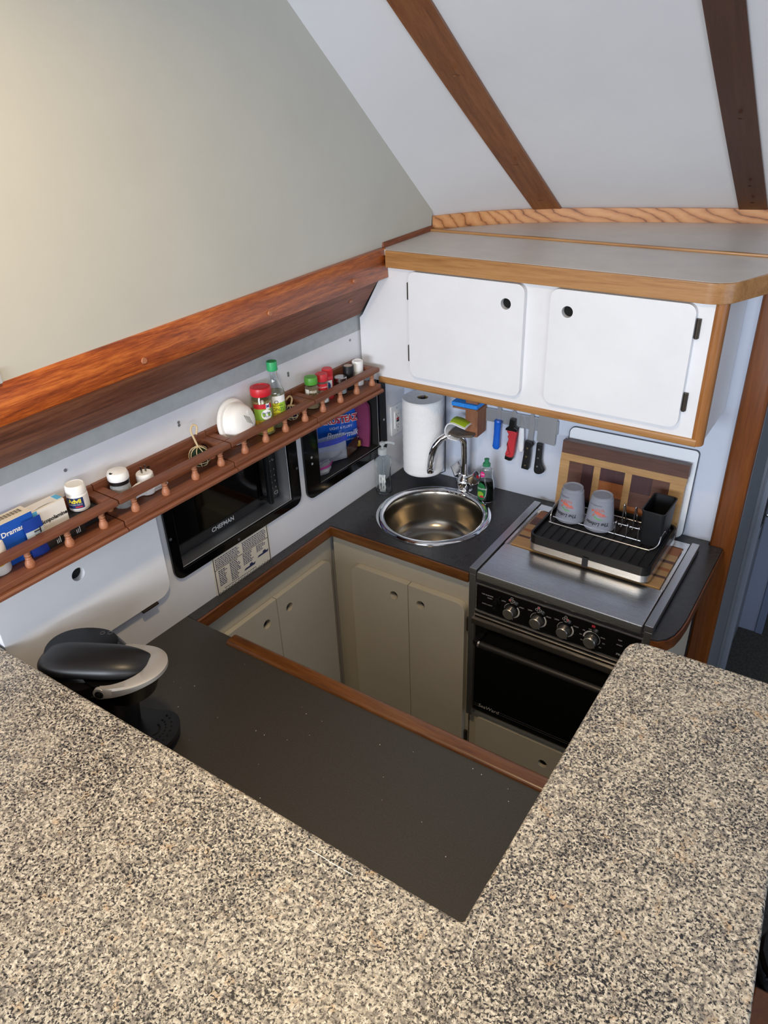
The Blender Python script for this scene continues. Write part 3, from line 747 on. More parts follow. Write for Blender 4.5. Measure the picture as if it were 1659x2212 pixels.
# two plastic cups, upside down
FROST = col('c9cedb', .3, 0.0, trans=.6, ior=1.15, alpha=.7)
CUPX = [(.733, -.180, .03), (.828, -.184, .25)]
CUPL = ['upside-down frosted plastic cup in the dish rack, nearer the sink', 'upside-down frosted plastic cup in the dish rack, nearer the black cutlery cup']
for (x, y, rz_), lb in zip(CUPX, CUPL):
    c = thing('plastic_cup', lb, 'cup', (x, y, .9812), rz_, 'frosted plastic cups in the dish rack')
    R0, R1, H = .045, .033, .109
    prof = [(R0-.0012, 0), (R0+.0012, 0), (R0+.0012, .003), (R0, .004), (R1+.001, H-.012), (R1-.002, H-.010), (R1-.002, H-.001), (R1-.004, H), (R1-.008, H-.003), (0, H-.003), (0, H-.0045), (R1-.004, H-.0045), (R1-.0005, H-.014), (R0-.0012, .004)]
    part('cup_wall', MB().lathe(prof, 40), FROST, c)
    rr = lambda z: R0 + (R1-R0)*z/H + .0006
    def cw(ac, zc, up=1): return lambda u, v: (rr(zc+up*v)*math.cos(ac+up*u/rr(zc)), rr(zc+up*v)*math.sin(ac+up*u/rr(zc)), zc+up*v)
    a = -PI/2 - .15
    part('cup_lettering', text('The Lobster', .016, cw(a, .026, -1), shear=.3, bold=.0003), col('14151c', .5), c, smooth=0)
    part('cup_small_lettering', text('ISLAND BAR & GRILL', .0045, cw(a-.35, .086, -1)), col('22232b', .5), c, smooth=0)
    lob = MB()
    def blob(u, v, w, h, rot=0):
        pts = [(u + math.cos(rot)*w*math.cos(t) - math.sin(rot)*h*math.sin(t), v + math.sin(rot)*w*math.cos(t) + math.cos(rot)*h*math.sin(t)) for t in [2*PI*k/10 for k in range(10)]]
        f = cw(a, .062); lob.b.faces.new([lob.b.verts.new(f(*p)) for p in pts])
    blob(0, 0, .013, .005, -.25); blob(.016, -.004, .006, .003); blob(-.018, .006, .006, .003, .6); blob(-.013, -.008, .005, .002, .9)
    for k in range(5): blob(-.008+k*.006, .010, .0012, .006, .25*(k-2)); blob(.004+k*.005, -.009, .004, .001, -.5)
    part('cup_lobster', lob, col('c2614e', .5), c, 'red lobster print', smooth=0)
    lob = MB(); 
    def blob2(u, v, w, h, rot):
        pts = [(u + math.cos(rot)*w*math.cos(t) - math.sin(rot)*h*math.sin(t), v + math.sin(rot)*w*math.cos(t) + math.cos(rot)*h*math.sin(t)) for t in [2*PI*k/10 for k in range(10)]]
        f = cw(a, .046); lob.b.faces.new([lob.b.verts.new(f(*p)) for p in pts])
    blob2(-.004, 0, .010, .0022, -.6); blob2(.006, -.003, .010, .002, -.2)
    part('cup_seaweed', lob, col('5f9a5f', .5), c, 'green print', smooth=0)

# ================================================================== CUTTING BOARDS
def leaning(name, label, cat, x, d0, z, ang):    # leans back on the forward wall: local x right, y depth, z up
    o = thing(name, label, cat, Bw(x, d0, z)); o.rotation_euler = (-ang, 0, BA); return o
WB = leaning('white_cutting_board', 'white plastic cutting board with dark rim leaning on the wall', 'cutting board', .625, .0360, .9012, .11)
mbd = rrect(.013, .416, 0, .298, (.02, .03, .012, .02))
part('board_slab', MB().prism(mbd, -.004, .004, 'xz', bev=.001), col('e9edf2', .35), WB)
part('board_rim', MB().prism(rrect(.0105, .4185, -.0, .3005, (.02, .03, .014, .022)), -.0036, .0036, 'xz', holes=[rrect(.0132, .4158, .0002, .2978, (.02, .03, .012, .02))]), col('3c434c', .5), WB)
KB = leaning('wooden_cutting_board', 'patterned walnut and maple cutting board leaning on the white board', 'cutting board', .622, .0645, .9018, .10)
def blk(x0, x1, z0, z1, m): part('block', MB().box(x0, x1-.0003, -.012, .012, z0, z1-.0003), m, KB)
blk(0.010, .408, .222, .264, WALNUT); blk(.009, .406, .198, .222, MAPLE)
blk(.008, .040, 0.02, .198, MAPLE); blk(.360, .404, .055, .198, MAPLE); blk(.360, .404, .0, .055, WALNUT); blk(.008, .04, 0, .02, WALNUT)
for x0 in (.122, .222): blk(x0, x0+.022, .0, .198, MAPLE)
for i, (x0, x1) in enumerate(((.040, .122), (.144, .222), (.244, .360))):
    xm = (x0*.45+x1*.55); seq = [[(.198, .0, WALNUT, PURPLE)], [(.198, .155, PURPLE, PURPLE), (.155, .105, CHERRY, CHERRY), (.105, .06, PURPLE, WALNUT), (.06, 0, CHERRY, PURPLE)], [(.198, .14, PURPLE, WALNUT), (.14, .09, WALNUT, CHERRY), (.09, .04, CHERRY, PURPLE), (.04, 0, WALNUT, WALNUT)]][i]
    for z1, z0, a, b_ in seq: blk(x0, xm, z0, z1, a); blk(xm, x1, z0, z1, b_)

# ================================================================== SINK SIDE OBJECTS
OL = thingL('wall_outlet', 'white safety outlet on the wall left of the paper towels', 'outlet', 0.0005, -.060, 1.116, None, PI/2)
part('cover_plate', MB().prism(rrect(-.035, .035, -.057, .057, .004), -.006, 0, 'xz', bev=.0015), col('eff0f1', .35), OL)
ins = part('receptacle', MB().prism(rrect(-.0165, .0165, -.033, .033, .002), -.0085, -.0055, 'xz', bev=.0006), WHITE, OL)
part('reset_button', MB().box(-.007, .007, -.0105, -.0086, .001, .0075, .0004), col('a3182c', .4), ins)
part('test_button', MB().box(-.007, .007, -.0105, -.0086, -.0075, -.001, .0004), BLACK, ins)
sl = MB()
for z in (.021, -.021):
    for x, hgt in ((-.006, .008), (.006, .0065)): sl.box(x-.0009, x+.0009, -.0088, -.0084, z-hgt/2, z+hgt/2)
    sl.cyl((0, -.0088, z-.009), .0022, .0005, 'y', 12)
part('slots', sl, BLACK, ins)
sc = MB()
for z in (.045, -.045): sc.cyl((0, -.0068, z), .003, .001, 'y', 12)
part('cover_screw', sc, col('c6c6c4', .3, .6), OL)

PT = thingB('paper_towel_roll', 'white paper towel roll hanging upright below the cabinet', 'paper towels', .126, .083, .953)
def towel(z0, z1, R, r):
    mb = MB(); n = 40
    pr = [(r, z0)] + [(r+(R-r)*k/6, z0+(.001 if k % 2 else 0)) for k in range(1, 6)] + [(R-.003, z0), (R, z0+.004)] + [(R+.0008*math.sin(k*2.1), z0+(z1-z0)*k/24) for k in range(1, 24)] + [(R, z1-.004), (R-.004, z1), (r, z1)]
    return mb.lathe(pr + [pr[0]], n)
def paper_mat():
    m, nt, b = nodes('quilted_paper')
    tc = N(nt, 'ShaderNodeTexCoord'); v = N(nt, 'ShaderNodeTexNoise', Scale=90.0, Detail=3.0, Distortion=1.5)
    nt.links.new(tc.outputs['Object'], v.inputs['Vector']); bumped(nt, b, v.outputs[0], .55, .003)
    b.inputs['Base Color'].default_value = (*lin('f1f1f2'), 1); b.inputs['Roughness'].default_value = .9
    return m
part('paper', towel(0, .28, .073, .02), paper_mat(), PT)
part('tube', MB().lathe([(.0165, .001), (.0198, .001), (.0198, .279), (.0165, .279), (.0165, .001)], 28), col('a08a6c', .8), PT)
TH = thingB('towel_holder', 'thin dark metal holder with wall arm behind the paper towel roll', 'towel holder', .126, .083, .940)
part('rod', MB().cyl((0, 0, 0), .006, .295, 'z', 14), col('55565a', .3, .9), TH)
part('base_disc', MB().cyl((0, 0, .002), .03, .004, 'z', 28), col('55565a', .3, .9), TH)
part('side_rod', MB().tube([(0, 0, .001), (.060, .015, .001), (.079, .02, .012), (.079, .02, .392)], .0022, 10), col('55565a', .3, .9), TH)

# pump bottle
PBt = thing('pump_bottle', 'empty clear pump bottle with white back label left of the sink', 'bottle', (.046, -.220, .9006), .3)
bp = [(0, 0), (.026, 0), (.029, .003), (.0305, .01), (.030, .03), (.0275, .06), (.0262, .08), (.028, .10), (.031, .118), (.0315, .128), (.028, .14), (.018, .147), (.0135, .150), (.0135, .154)]
inn = [(r-.0013 if r > .002 else 0, z+(.002 if z < .01 else 0)) for r, z in bp[::-1]]
part('bottle_wall', MB().lathe(bp + inn, 36, sx=1.0, sy=.78), GLASS, PBt)
a0 = -PI/2+.1
lab = MB()
for k in range(22):
    z = .022 + k*.0026; w = .30 + .25*abs(math.sin(k*2.3)); s0 = -.5
    if k < 4: 
        for j in range(14): lab.grid(lambda i, q, j=j, z=z: ((.0302)*math.cos(a0-.35+.05*j+.02*i), .78*.0302*math.sin(a0-.35+.05*j+.02*i), .012+.010*q), 1, 1) if k == 0 else None
    for t0 in (0, .34, .62):
        lab.grid(lambda i, q, z=z, t0=t0: ((.0299-.0026*(z-.02)/.05)*math.cos(a0-.5+t0+(.25+.04*math.sin(k*7+t0*9))*i), .78*(.0299-.0026*(z-.02)/.05)*math.sin(a0-.5+t0+(.25+.04*math.sin(k*7+t0*9))*i), z+.0017*q), 4, 1)
part('back_label', lab, col('f2f5f3', .6), PBt, 'white fine print and barcode', smooth=0)
part('dip_tube', MB().tube([(0, 0, .012), (0, 0, .15)], .0025, 8), CLEARP, PBt)
pc = part('pump_collar', MB().lathe([(0, .152), (.016, .152), (.0165, .155), (.0160, .160), (.0165, .163), (.0155, .172), (.012, .174), (0, .174)], 28), col('dfe4e6', .3, trans=.5), PBt)
part('pump_head', MB().cyl((0, 0, .174), .0045, .012).lathe([(0, .186), (.008, .186), (.010, .190), (.010, .196), (.006, .199), (0, .199)], 24).tube(catmull([(0, 0, .193), (.015, .010, .193), (.028, .018, .190), (.036, .024, .184)], 5), .005, 10, radii=None), col('dfe4e6', .3, trans=.5), PBt)

# dish soap
DS = thing('dish_soap_bottle', 'dish soap bottle with green label and dark green liquid beside the faucet', 'bottle', (.392, -.095, .9006), .40)
sp_ = [(0, 0), (.026, 0), (.029, .003), (.030, .012), (.029, .05), (.027, .075), (.0225, .095), (.021, .105), (.0225, .117), (.0215, .126), (.016, .132), (.0125, .135), (.0125, .140)]
part('bottle_wall', MB().lathe(sp_ + [(r-.0013 if r > .002 else 0, z+(.002 if z < .01 else 0)) for r, z in sp_[::-1]], 36, sx=1, sy=.66), GLASS, DS)
lq = [(0, .0025), (.0245, .0025), (.0276, .005), (.0285, .012), (.0275, .05), (.0257, .074), (.0235, .083), (0, .083)]
part('soap', MB().lathe(lq, 36, sx=1, sy=.65), col('04150c', .08), DS)
part('nozzle', MB().lathe([(0, .138), (.0135, .138), (.0135, .146), (.011, .149), (.008, .150), (.0075, .158), (.0085, .160), (.0085, .164), (0, .165)], 24), col('3f9a6c', .35, trans=.3), DS)
def oval(mb, a, zc, wa, hz, r, sy, n=22):
    f = [mb.b.verts.new(((r+.0006)*math.cos(a+wa*math.cos(t)), sy*(r+.0006)*math.sin(a+wa*math.cos(t)), zc+hz*math.sin(t))) for t in [2*PI*k/n for k in range(n)]]
    c = mb.b.verts.new(((r+.0006)*math.cos(a), sy*(r+.0006)*math.sin(a), zc))
    for k in range(n): mb.b.faces.new((f[k], f[(k+1) % n], c))
    return mb
lb_ = part('front_label', oval(MB(), -PI/2-.55, .045, .62, .034, .0302, .70), col('1d6b3c', .4), DS, 'green oval label')
part('label_band', oval(MB(), -PI/2-.62, .034, .42, .011, .0306, .71), col('8db53a', .4), lb_)
part('label_red', oval(MB(), -PI/2-.42, .026, .26, .004, .0309, .715), col('c9294a', .4), lb_)
part('label_lettering', text('Palmolive', .0105, wrap(.0306, -PI/2-.55, .056, 1, 1, .715), shear=.3), col('e9f2ea', .5), lb_, smooth=0)
oo = part('round_sticker', oval(MB(), -PI/2-.6, .109, .42, .011, .0222, .70), col('d92b86', .4), DS, 'pink oval sticker')
part('sticker_lettering', text('100%', .007, wrap(.0226, -PI/2-.6, .109, 1, 1, .715)), WHITE, oo, smooth=0)

# sponge shelf
SS = thingB('sponge_shelf', 'small rough wooden bracket shelf on the wall under the cabinet', 'shelf', .300, .001, 1.118)
part('back_board', MB().box(-.012, .036, -.075, -.004, 0.0, .145, .004), wood('rough_teak', [(.25, '5a3320'), (.5, '8b5a3e'), (.75, 'a4724f')], 'z', 40, .15, .7, 0), SS)
part('lower_shelf', MB().prism([(-.055, -.115), (-.012, -.128), (.03, -.1), (.03, -.076), (-.05, -.004), (-.06, -.02)], .010, .019, bev=.002), wood('wet_grey_wood', [(.25, '2e2a26'), (.5, '5b5148'), (.75, '7a6d60')], 'x', 40, .15, .5, 0), SS)
part('upper_shelf', MB().box(-.055, .036, -.085, -.004, .0995, .106, .001), wood('rough_teak_flat', [(.25, '5a3320'), (.5, '8b5a3e'), (.75, 'a4724f')], 'x', 40, .15, .7, 0), SS)
BS = thingB('blue_sponge', 'flat bright blue sponge on top of the small wooden shelf', 'sponge', .292, .047, 1.2242)
part('foam', MB().box(-.052, .046, -.040, .040, 0, .016, .004), speckled('blue_foam', '1f7fe0', '3a9cf2', 220, .9, .8), BS)
GS = thingB('scrub_brush', 'white looped scrubber with lime green inside on the small shelf', 'scrubber', .278, .085, 1.1374)
prof = catmull([(.030, .044), (.012, .046), (-.010, .052), (-.028, .046), (-.036, .028), (-.030, .010), (-.014, .003), (.006, .002)], 5)
prof = [(p[0], p[1]) for p in [(v[0], v[1]) for v in [Vector((a, b_, 0)) for a, b_ in [(q.x, q.y) for q in catmull([(.036, .030, 0), (.014, .034, 0), (-.012, .040, 0), (-.032, .034, 0), (-.043, .012, 0), (-.040, -.008, 0), (-.024, -.021, 0), (.006, -.023, 0)], 5)]]]]
def strip(pr, y0, y1, th):
    return MB().grid(lambda i, j: (pr[int(round(i*(len(pr)-1)))][0], y0+(y1-y0)*j, pr[int(round(i*(len(pr)-1)))][1]+.003*math.sin(PI*j)), len(pr)-1, 6, th)
part('loop_frame', strip(prof, -.040, .022, .004), col('eceef0', .35), GS)
pr2 = prof[2:22]
part('green_bristle', MB().grid(lambda i, j: (-.024+.056*i, -.034+.050*j, .0435+.003*math.sin(PI*i)-.011*i+.004*math.sin(PI*j)), 8, 6, .003), col('a3bd20', .6), GS, 'lime green pad')

# magnetic strip and knives
MS = thingB('magnetic_strip', 'grey magnetic knife strip under the cabinet', 'knife rack', .335, .0005, 1.158)
part('bar', MB().box(0, .262, -.010, 0, 0, .048, .002), col('a3a6aa', .45, .5), MS)
part('bar_screw', MB().cyl((.045, -.011, .03), .003, .001, 'y', 10).cyl((.06, -.011, .015), .003, .001, 'y', 10), col('d0d0d0', .3, .8), MS)
def knife(name, label, x, zt, tilt, d=.0125):
    o = thingB(name, label, 'knife', x, d, zt); o.rotation_euler = (0, tilt, BA); return o
BL = col('c4c6c9', .42, 0.85)
def blade(o, w, l, sx=0.0, pts=None):
    pts = pts or [(-w/2+sx, 0), (w/2+sx, 0), (w/2+sx, l*.75), (sx, l), (-w/2+sx, l)]
    return part('blade', MB().prism(pts, -.0012, .0012, 'xz'), BL, o)
k = knife('blue_handled_knife', 'knife with smooth blue handle on the magnetic strip', .386, 1.168, .03)
blade(k, .014, .055)
part('handle', MB().lathe([(0, -.104), (.010, -.102), (.014, -.094), (.0125, -.08), (.0115, -.04), (.0125, -.012), (.012, -.003), (.014, .0), (.011, .006), (0, .006)], 20, sx=1, sy=.7, mat=Matrix.Translation((0, -.008, 0))), col('1560cc', .35), k)
part('guard', MB().box(-.012, .016, -.014, -.002, -.004, .005, .003), col('123d86', .4), k)
k = knife('red_handled_knife', 'filleting knife with red and black grip on the magnetic strip', .442, 1.150, .035)
blade(k, .02, .065)
red = rrect(-.017, .015, -.098, -.002, .006)
red = [(-.017, -.003), (-.010, -.016), (-.013, -.026), (-.009, -.034), (-.0125, -.05), (-.012, -.075), (-.016, -.098), (.012, -.098), (.015, -.06), (.0165, -.03), (.016, -.003)]
red = [(v.x, v.y) for v in catmull([(a, b_, 0) for a, b_ in red], 3, True)]
part('handle', MB().prism(red, -.019, -.001, 'xz', bev=.005, seg=3), col('c23038', .45), k)
part('bolster', MB().prism([(-.024, -.004), (.020, -.001), (.020, .010), (.010, .014), (.009, .042), (-.010, .042), (-.012, .012), (-.022, .004)], -.019, -.001, 'xz', bev=.003), BLACK, k)
part('pommel', MB().prism([(-.017, -.098), (.012, -.099), (.010, -.112), (.0, -.116), (-.018, -.113)], -.0185, -.0015, 'xz', bev=.003), BLACK, k)
part('grip_line', MB().tube([(-.012, -.05, 0), (-.012, -.06, 0)], .001, 5, mat=Matrix.Rotation(0, 4, 'X')).map(lambda x, y, z: (x, -.0185, y)).tube([(-.011, -.0183, -.045), (-.002, -.0186, -.080), (.004, -.0183, -.086), (-.014, -.0183, -.097)], .0011, 6), BLACK, k)
k = knife('white_handled_knife', 'small knife with plain white handle hanging behind the red-gripped one', .473, 1.160, -.02, .0118)
blade(k, .012, .045)
part('handle', MB().lathe([(0, -.088), (.007, -.085), (.0105, -.072), (.0108, -.04), (.0095, -.01), (.0085, .002), (0, .004)], 18, sx=1, sy=.55, mat=Matrix.Translation((0, -.006, 0))), col('ecedf0', .35), k)
k = knife('carving_knife', 'carving knife with riveted straight black handle between white knife and cleaver', .503, 1.116, .07)
blade(k, .019, .10)
part('handle', MB().prism([(-.014, -.102), (.013, -.102), (.013, -.05), (.011, -.02), (.018, -.004), (.012, .006), (-.012, .006), (-.012, -.05)], -.015, .0, 'xz', bev=.003), col('141416', .4), k)
part('rivet', MB().cyl((0, -.0156, -.02), .0032, .001, 'y', 12).cyl((0, -.0156, -.052), .0032, .001, 'y', 12).cyl((0, -.0156, -.086), .0032, .001, 'y', 12), col('b9a66a', .3, .9), k)
k = knife('cleaver_knife', 'cleaver with broad steel blade and curved black handle, rightmost on the strip', .545, 1.122, .03)
blade(k, .05, .09, 0, [(-.014, 0), (.046, -.002), (.046, .10), (-.018, .10), (-.018, .004)])
part('handle', MB().prism([(-.013, 0), (.008, 0), (.0085, -.03), (.009, -.06), (.013, -.078), (.019, -.088), (.024, -.096), (.022, -.104), (.015, -.111), (.005, -.116), (-.006, -.1155), (-.0115, -.111), (-.014, -.102), (-.013, -.05)], -.014, .0, 'xz', bev=.004, seg=3), col('141416', .4), k)
part('rivet', MB().cyl((-.002, -.0146, -.022), .0032, .001, 'y', 12).cyl((-.002, -.0146, -.054), .0032, .001, 'y', 12).cyl((-.002, -.0146, -.086), .0032, .001, 'y', 12), col('b7b9bb', .3, .9), k)

# ================================================================== PORT WALL: SPICE GALLERIES
ZB = 1.346
def turned(b, y, x=.088):
    pf = [(0, 0), (.0095, 0), (.0105, .004), (.0098, .010), (.0072, .0165), (.0062, .0185), (.0072, .0195), (.0064, .021), (.0058, .0225), (.0072, .0255), (.0078, .0265), (.0068, .0275), (.0062, .030), (.0085, .0365), (.0092, .040), (0, .040)]
    return b.lathe(pf, 20, c=(x, y, 0))
def gallery(u0, u1, sp, label, rng_):
    um, h = (u0+u1)/2, (u1-u0)/2 - .0008
    g = thingL('spice_gallery', label, 'shelf', 0.0006, um, ZB, 'four wooden gallery shelves end to end along the wall')
    mb = MB().box(.0, .106, -h, h, -.016, 0, .003)
    mb.prism([(.0, -.016), (.112, -.016), (.116, -.020), (.116, -.026), (.110, -.030), (.0, -.030)], -h, h, 'xy', mat=Matrix(((1, 0, 0, 0), (0, 0, 1, 0), (0, 1, 0, 0), (0, 0, 0, 1))))
    part('base_board', mb, SHELF, g)
    part('back_board', MB().box(.0, .011, -h, h, 0.0002, .066, .001), SHELF, g)
    r = MB().box(.076, .103, -h, h, .040, .054, .003)
    part('front_rail', r, SHELF, g)
    for s in (-1, 1):
        part('end_rail', MB().box(.0112, .0758, *sorted((s*h, s*(h-.022))), .040, .054, .002), SHELF, g)
        part('spindle', turned(MB(), s*(h-.012), .035), SPIN, g)
    for u in sp: part('spindle', turned(MB(), u-um), SPIN, g)
    part('back_screw', MB().cyl((.011, -.02, .045), .0042, .0012, 'x', 12), col('4a3a2c', .5, .5), g)
    return g
gallery(-.605, -.284, (-.31, -.392, -.474, -.558), 'wooden gallery shelf nearest the cabinet, holding spice jars and two grinders', 1)
gallery(-.946, -.606, (-.641, -.726, -.807, -.889), 'wooden gallery shelf holding the smoke alarm and the green-capped bottle', 2)
gallery(-1.301, -.947, (-.977, -1.066, -1.162, -1.254), 'wooden gallery shelf holding a netted green float and a white plug-in light', 3)
gallery(-1.652, -1.302, (-1.344, -1.433, -1.529, -1.62), 'wooden gallery shelf at the left edge holding medicine boxes', 4)

Z0 = ZB + .0006
FACE = .78           # label side of the jars, turned towards the galley entrance
def jar(name, label, cat, u, r, d=.044, z=Z0, rz=0.0, group=None): return thingL(name, label, cat, d, u, z, group, rz)
A0 = -.80            # direction (in wall frame) in which labels look: off the wall and towards the camera
# --- unit nearest the cabinet
o = jar('spice_jar', 'square-shouldered spice jar with green lid and beige powder', 'spice jar', -.552, .021)
part('glass', MB().lathe([(0, 0), (.0195, 0), (.0205, .003), (.0205, .066), (.017, .072), (.017, .076), (0, .076)], 8), GLASS, o, smooth=20)
part('powder', MB().lathe([(0, .002), (.0198, .002), (.0203, .005), (.0203, .060), (0, .064)], 8), col('c9b58e', .9), o, smooth=20)
part('lid', MB().lathe([(0, .076), (.0200, .076), (.0205, .078), (.0200, .094), (.0185, .0975), (.012, .0985), (.0115, .0975), (0, .0975)], 28), col('4f9a33', .4), o)
part('label_white', patch(.0212, -1.9, -1.25, .030, .064, 6), col('dedcd6', .6), o)
lg = part('label_green', patch(.0213, A0-.3, A0+.75, .028, .044, 8), col('6fae3e', .5), o)
part('label_lettering', text('Wok', .012, wrap(.0216, A0+.15, .056)), WHITE, o, smooth=0)
o = jar('spice_jar', 'small red-lidded spice jar with red and white label beside the green-lidded jar', 'spice jar', -.503, .0195)
part('glass', MB().lathe([(0, 0), (.018, 0), (.0188, .003), (.0188, .066), (.016, .070), (0, .070)], 28), GLASS, o)
part('salt', MB().lathe([(0, .002), (.0182, .002), (.0185, .060), (0, .063)], 28), col('e9e2d6', .9), o)
part('lid', MB().lathe([(0, .070), (.0188, .070), (.0192, .072), (.0188, .090), (.0175, .0925), (.011, .093), (.0105, .092), (0, .092)], 28), col('c42a33', .4), o)
l1 = part('label_red', patch(.0192, A0-.9, A0+.9, .044, .064, 12), col('c8232f', .5), o)
l2 = part('label_white', patch(.0192, A0-.9, A0+.9, .006, .034, 12), col('efece6', .6), o)
part('label_lettering', text('McCormick', .0075, wrap(.0196, A0, .054)), WHITE, l1, smooth=0)
part('label_lettering', text('Coarse', .0095, wrap(.0196, A0, .024), shear=.2), col('2a2a30', .6), l2, smooth=0)
part('label_lettering', text('Salt', .0095, wrap(.0196, A0+.1, .014), shear=.2), col('2a2a30', .6), l2, smooth=0)
o = jar('salt_shaker_tin', 'slim red shaker with red lid and blue figure label behind the red-lidded jar', 'shaker', -.463, .0175, .034)
part('can', MB().lathe([(0, 0), (.0165, 0), (.0168, .062), (0, .062)], 28), col('b9222c', .4), o)
part('lid', MB().lathe([(0, .062), (.0172, .062), (.0172, .068), (.0166, .069), (.0166, .074), (.0172, .075), (.0170, .092), (.015, .0945), (0, .0945)], 28), col('cc2f38', .4), o)
part('label_white', patch(.0171, A0-.7, A0+.8, .028, .060, 10), col('e6e4e6', .6), o)
part('label_figure', oval(MB(), A0+.1, .043, .32, .012, .0170, 1.0), col('2a4f9c', .6), o)
o = jar('glass_jar', 'short clear glass jar with silver screw lid', 'jar', -.418, .02, .048)
part('glass', MB().lathe([(0, 0), (.0185, 0), (.0195, .003), (.0195, .036), (.017, .041), (.017, .0425), (.0158, .0425), (.0158, .040), (.018, .035), (.018, .004), (0, .0025)], 28), GLASS, o)
part('screw_lid', MB().lathe([(0, .0428), (.0200, .0428), (.0204, .045), (.0198, .047), (.0204, .049), (.0200, .054), (.0185, .0555), (0, .0552)], 32), col('c9cac9', .25, 1.0), o)
part('crystals', MB().lathe([(0, .003), (.0172, .004), (.0172, .016), (.009, .021), (0, .019)], 16), col('cfd3d2', .5), o)
o = jar('pepper_grinder', 'matte black cylindrical grinder beside the white one', 'grinder', -.372, .0175)
part('body', MB().lathe([(0, 0), (.0165, 0), (.0172, .003), (.0165, .040), (.0178, .074), (.0172, .077), (.0142, .0772), (.0142, .0755), (0, .0755)], 32), col('141415', .45), o)
part('top_disc', MB().cyl((0, 0, .0757), .0138, .0012, n=28).cyl((0, 0, .0769), .007, .0006, n=20), col('b9a598', .5), o)
o = jar('salt_grinder', 'glossy white cylindrical grinder next to the cabinet', 'grinder', -.326, .018, .046)
part('body', MB().lathe([(0, 0), (.0165, 0), (.0175, .002), (.0178, .076), (.0170, .079), (.0145, .080), (.0140, .0785), (0, .0782)], 32), col('f2f2f0', .25), o)
# --- smoke alarm unit
o = thingL('smoke_alarm', 'round white smoke alarm leaning on the wall in the wooden gallery', 'smoke alarm', .036, -.858, ZB+.0655)
o.rotation_euler = (0, PI/2-.18, LA+.12)
part('base_plate', MB().lathe([(0, -.014), (.057, -.014), (.0635, -.011), (.064, -.005), (.060, -.002), (0, -.002)], 48), col('f0efec', .4), o)
part('cover', MB().lathe([(.0525, -.0015), (.051, .014), (.047, .026), (.038, .035), (.018, .0395), (0, .040)], 48), col('f3f2ef', .4), o)
for k in range(4):
    part('sounder_slot', MB().box(-.012+.0, .012, -.0007, .0007, -.0006, .0006, mat=Matrix.Translation((-.004+.0055*(k-1.5)*.6, .006+.0055*(k-1.5), .0398-.0002*abs(k-1.5))) @ Matrix.Rotation(.3, 4, 'Z')), col('55544f', .7), o)
part('test_button', MB().cyl((-.020, .016, .0345), .0085, .004, n=24).cyl((-.020, .016, .0383), .006, .0015, n=20), col('e4e3df', .4), o)
o = jar('herb_jar', 'large jar of herb blend with wide red lid', 'spice jar', -.762, .0285, .0445)
part('glass', MB().lathe([(0, 0), (.0275, 0), (.0287, .004), (.0287, .106), (.025, .112), (.025, .116), (0, .116)], 32), GLASS, o)
part('herbs', MB().lathe([(0, .002), (.0278, .002), (.0283, .006), (.0283, .100), (0, .102)], 32), speckled('herb_mix', '8a7a2c', 'd0c18a', 240, .9), o)
part('lid', MB().lathe([(0, .114), (.0290, .114), (.0298, .116), (.0296, .132), (.028, .1365), (.020, .1375), (.0190, .136), (0, .136)], 36), col('c8202c', .35), o)
l1 = part('label_red', patch(.0291, A0-.95, A0+.95, .080, .094, 14), col('c31f2b', .5), o)
l2 = part('label_green', patch(.0291, A0-.95, A0+.95, .046, .080, 14), col('8cb43c', .5), o)
l3 = part('label_white', oval(MB(), A0+.35, .063, .52, .015, .0290, 1.0), col('f1f1ea', .6), o)
l4 = part('label_yellow', patch(.0291, A0-.95, A0+.95, .010, .046, 14), col('d5b93a', .5), o)
part('label_lettering', text('Perfect', .0095, wrap(.0300, A0+.35, .068), shear=.25), col('28348c', .5), l3, smooth=0)
part('label_lettering', text('Pinch', .0095, wrap(.0300, A0+.4, .058), shear=.25), col('28348c', .5), l3, smooth=0)
bm_ = part('label_badge', patch(.0295, A0+.35, A0+.72, .078, .095, 5), WHITE, l1)
part('label_lettering', text('M', .011, wrap(.0299, A0+.53, .0865), bold=.0006), col('2b2f86', .5), bm_, smooth=0)
part('label_lettering', text('ITALIAN', .008, wrap(.0296, A0-.05, .040)), col('3a2b18', .5), l4, smooth=0)
o = jar('sauce_bottle', 'tall clear sauce bottle with bright green cap and lime label', 'bottle', -.706, .028, .043)
bt = [(0, 0), (.026, 0), (.0278, .003), (.0278, .096), (.026, .108), (.018, .126), (.0132, .138), (.0122, .150), (.0122, .170)]
part('glass', MB().lathe(bt + [(r-.0015 if r > .002 else 0, z+(.002 if z < .01 else 0)) for r, z in bt[::-1]], 36), GLASS, o)
part('sauce', MB().lathe([(0, .0025), (.0255, .0025), (.0262, .005), (.0262, .096), (.0250, .104), (0, .104)], 32), col('d9cf9c', .1, trans=.6), o)
part('cap', MB().lathe([(0, .166), (.0150, .166), (.0155, .168), (.0152, .171), (.0150, .189), (.0142, .1915), (0, .1915)], 32), col('2fa866', .4), o)
l1 = part('label_yellow', patch(.0282, A0-1.1, A0+.35, .022, .084, 14), col('dfdc30', .5), o)
l1b = part('label_green', patch(.0282, A0+.35, A0+1.1, .022, .078, 8), col('9cc63c', .5), o)
l2 = part('label_white', patch(.0283, A0-1.1, A0+1.1, .078, .098, 16), col('f1f1ee', .5), o)
hx = MB()
ring_ = lambda r, a: wrap(.0287, A0+.05, .080)(r*math.cos(a), r*math.sin(a))
for k in range(6):
    a, b_ = PI/3*k, PI/3*(k+1); hx.quad(ring_(.0062, a), ring_(.0062, b_), ring_(.0045, b_), ring_(.0045, a))
part('label_emblem', hx, col('22221e', .5), l2, smooth=0)
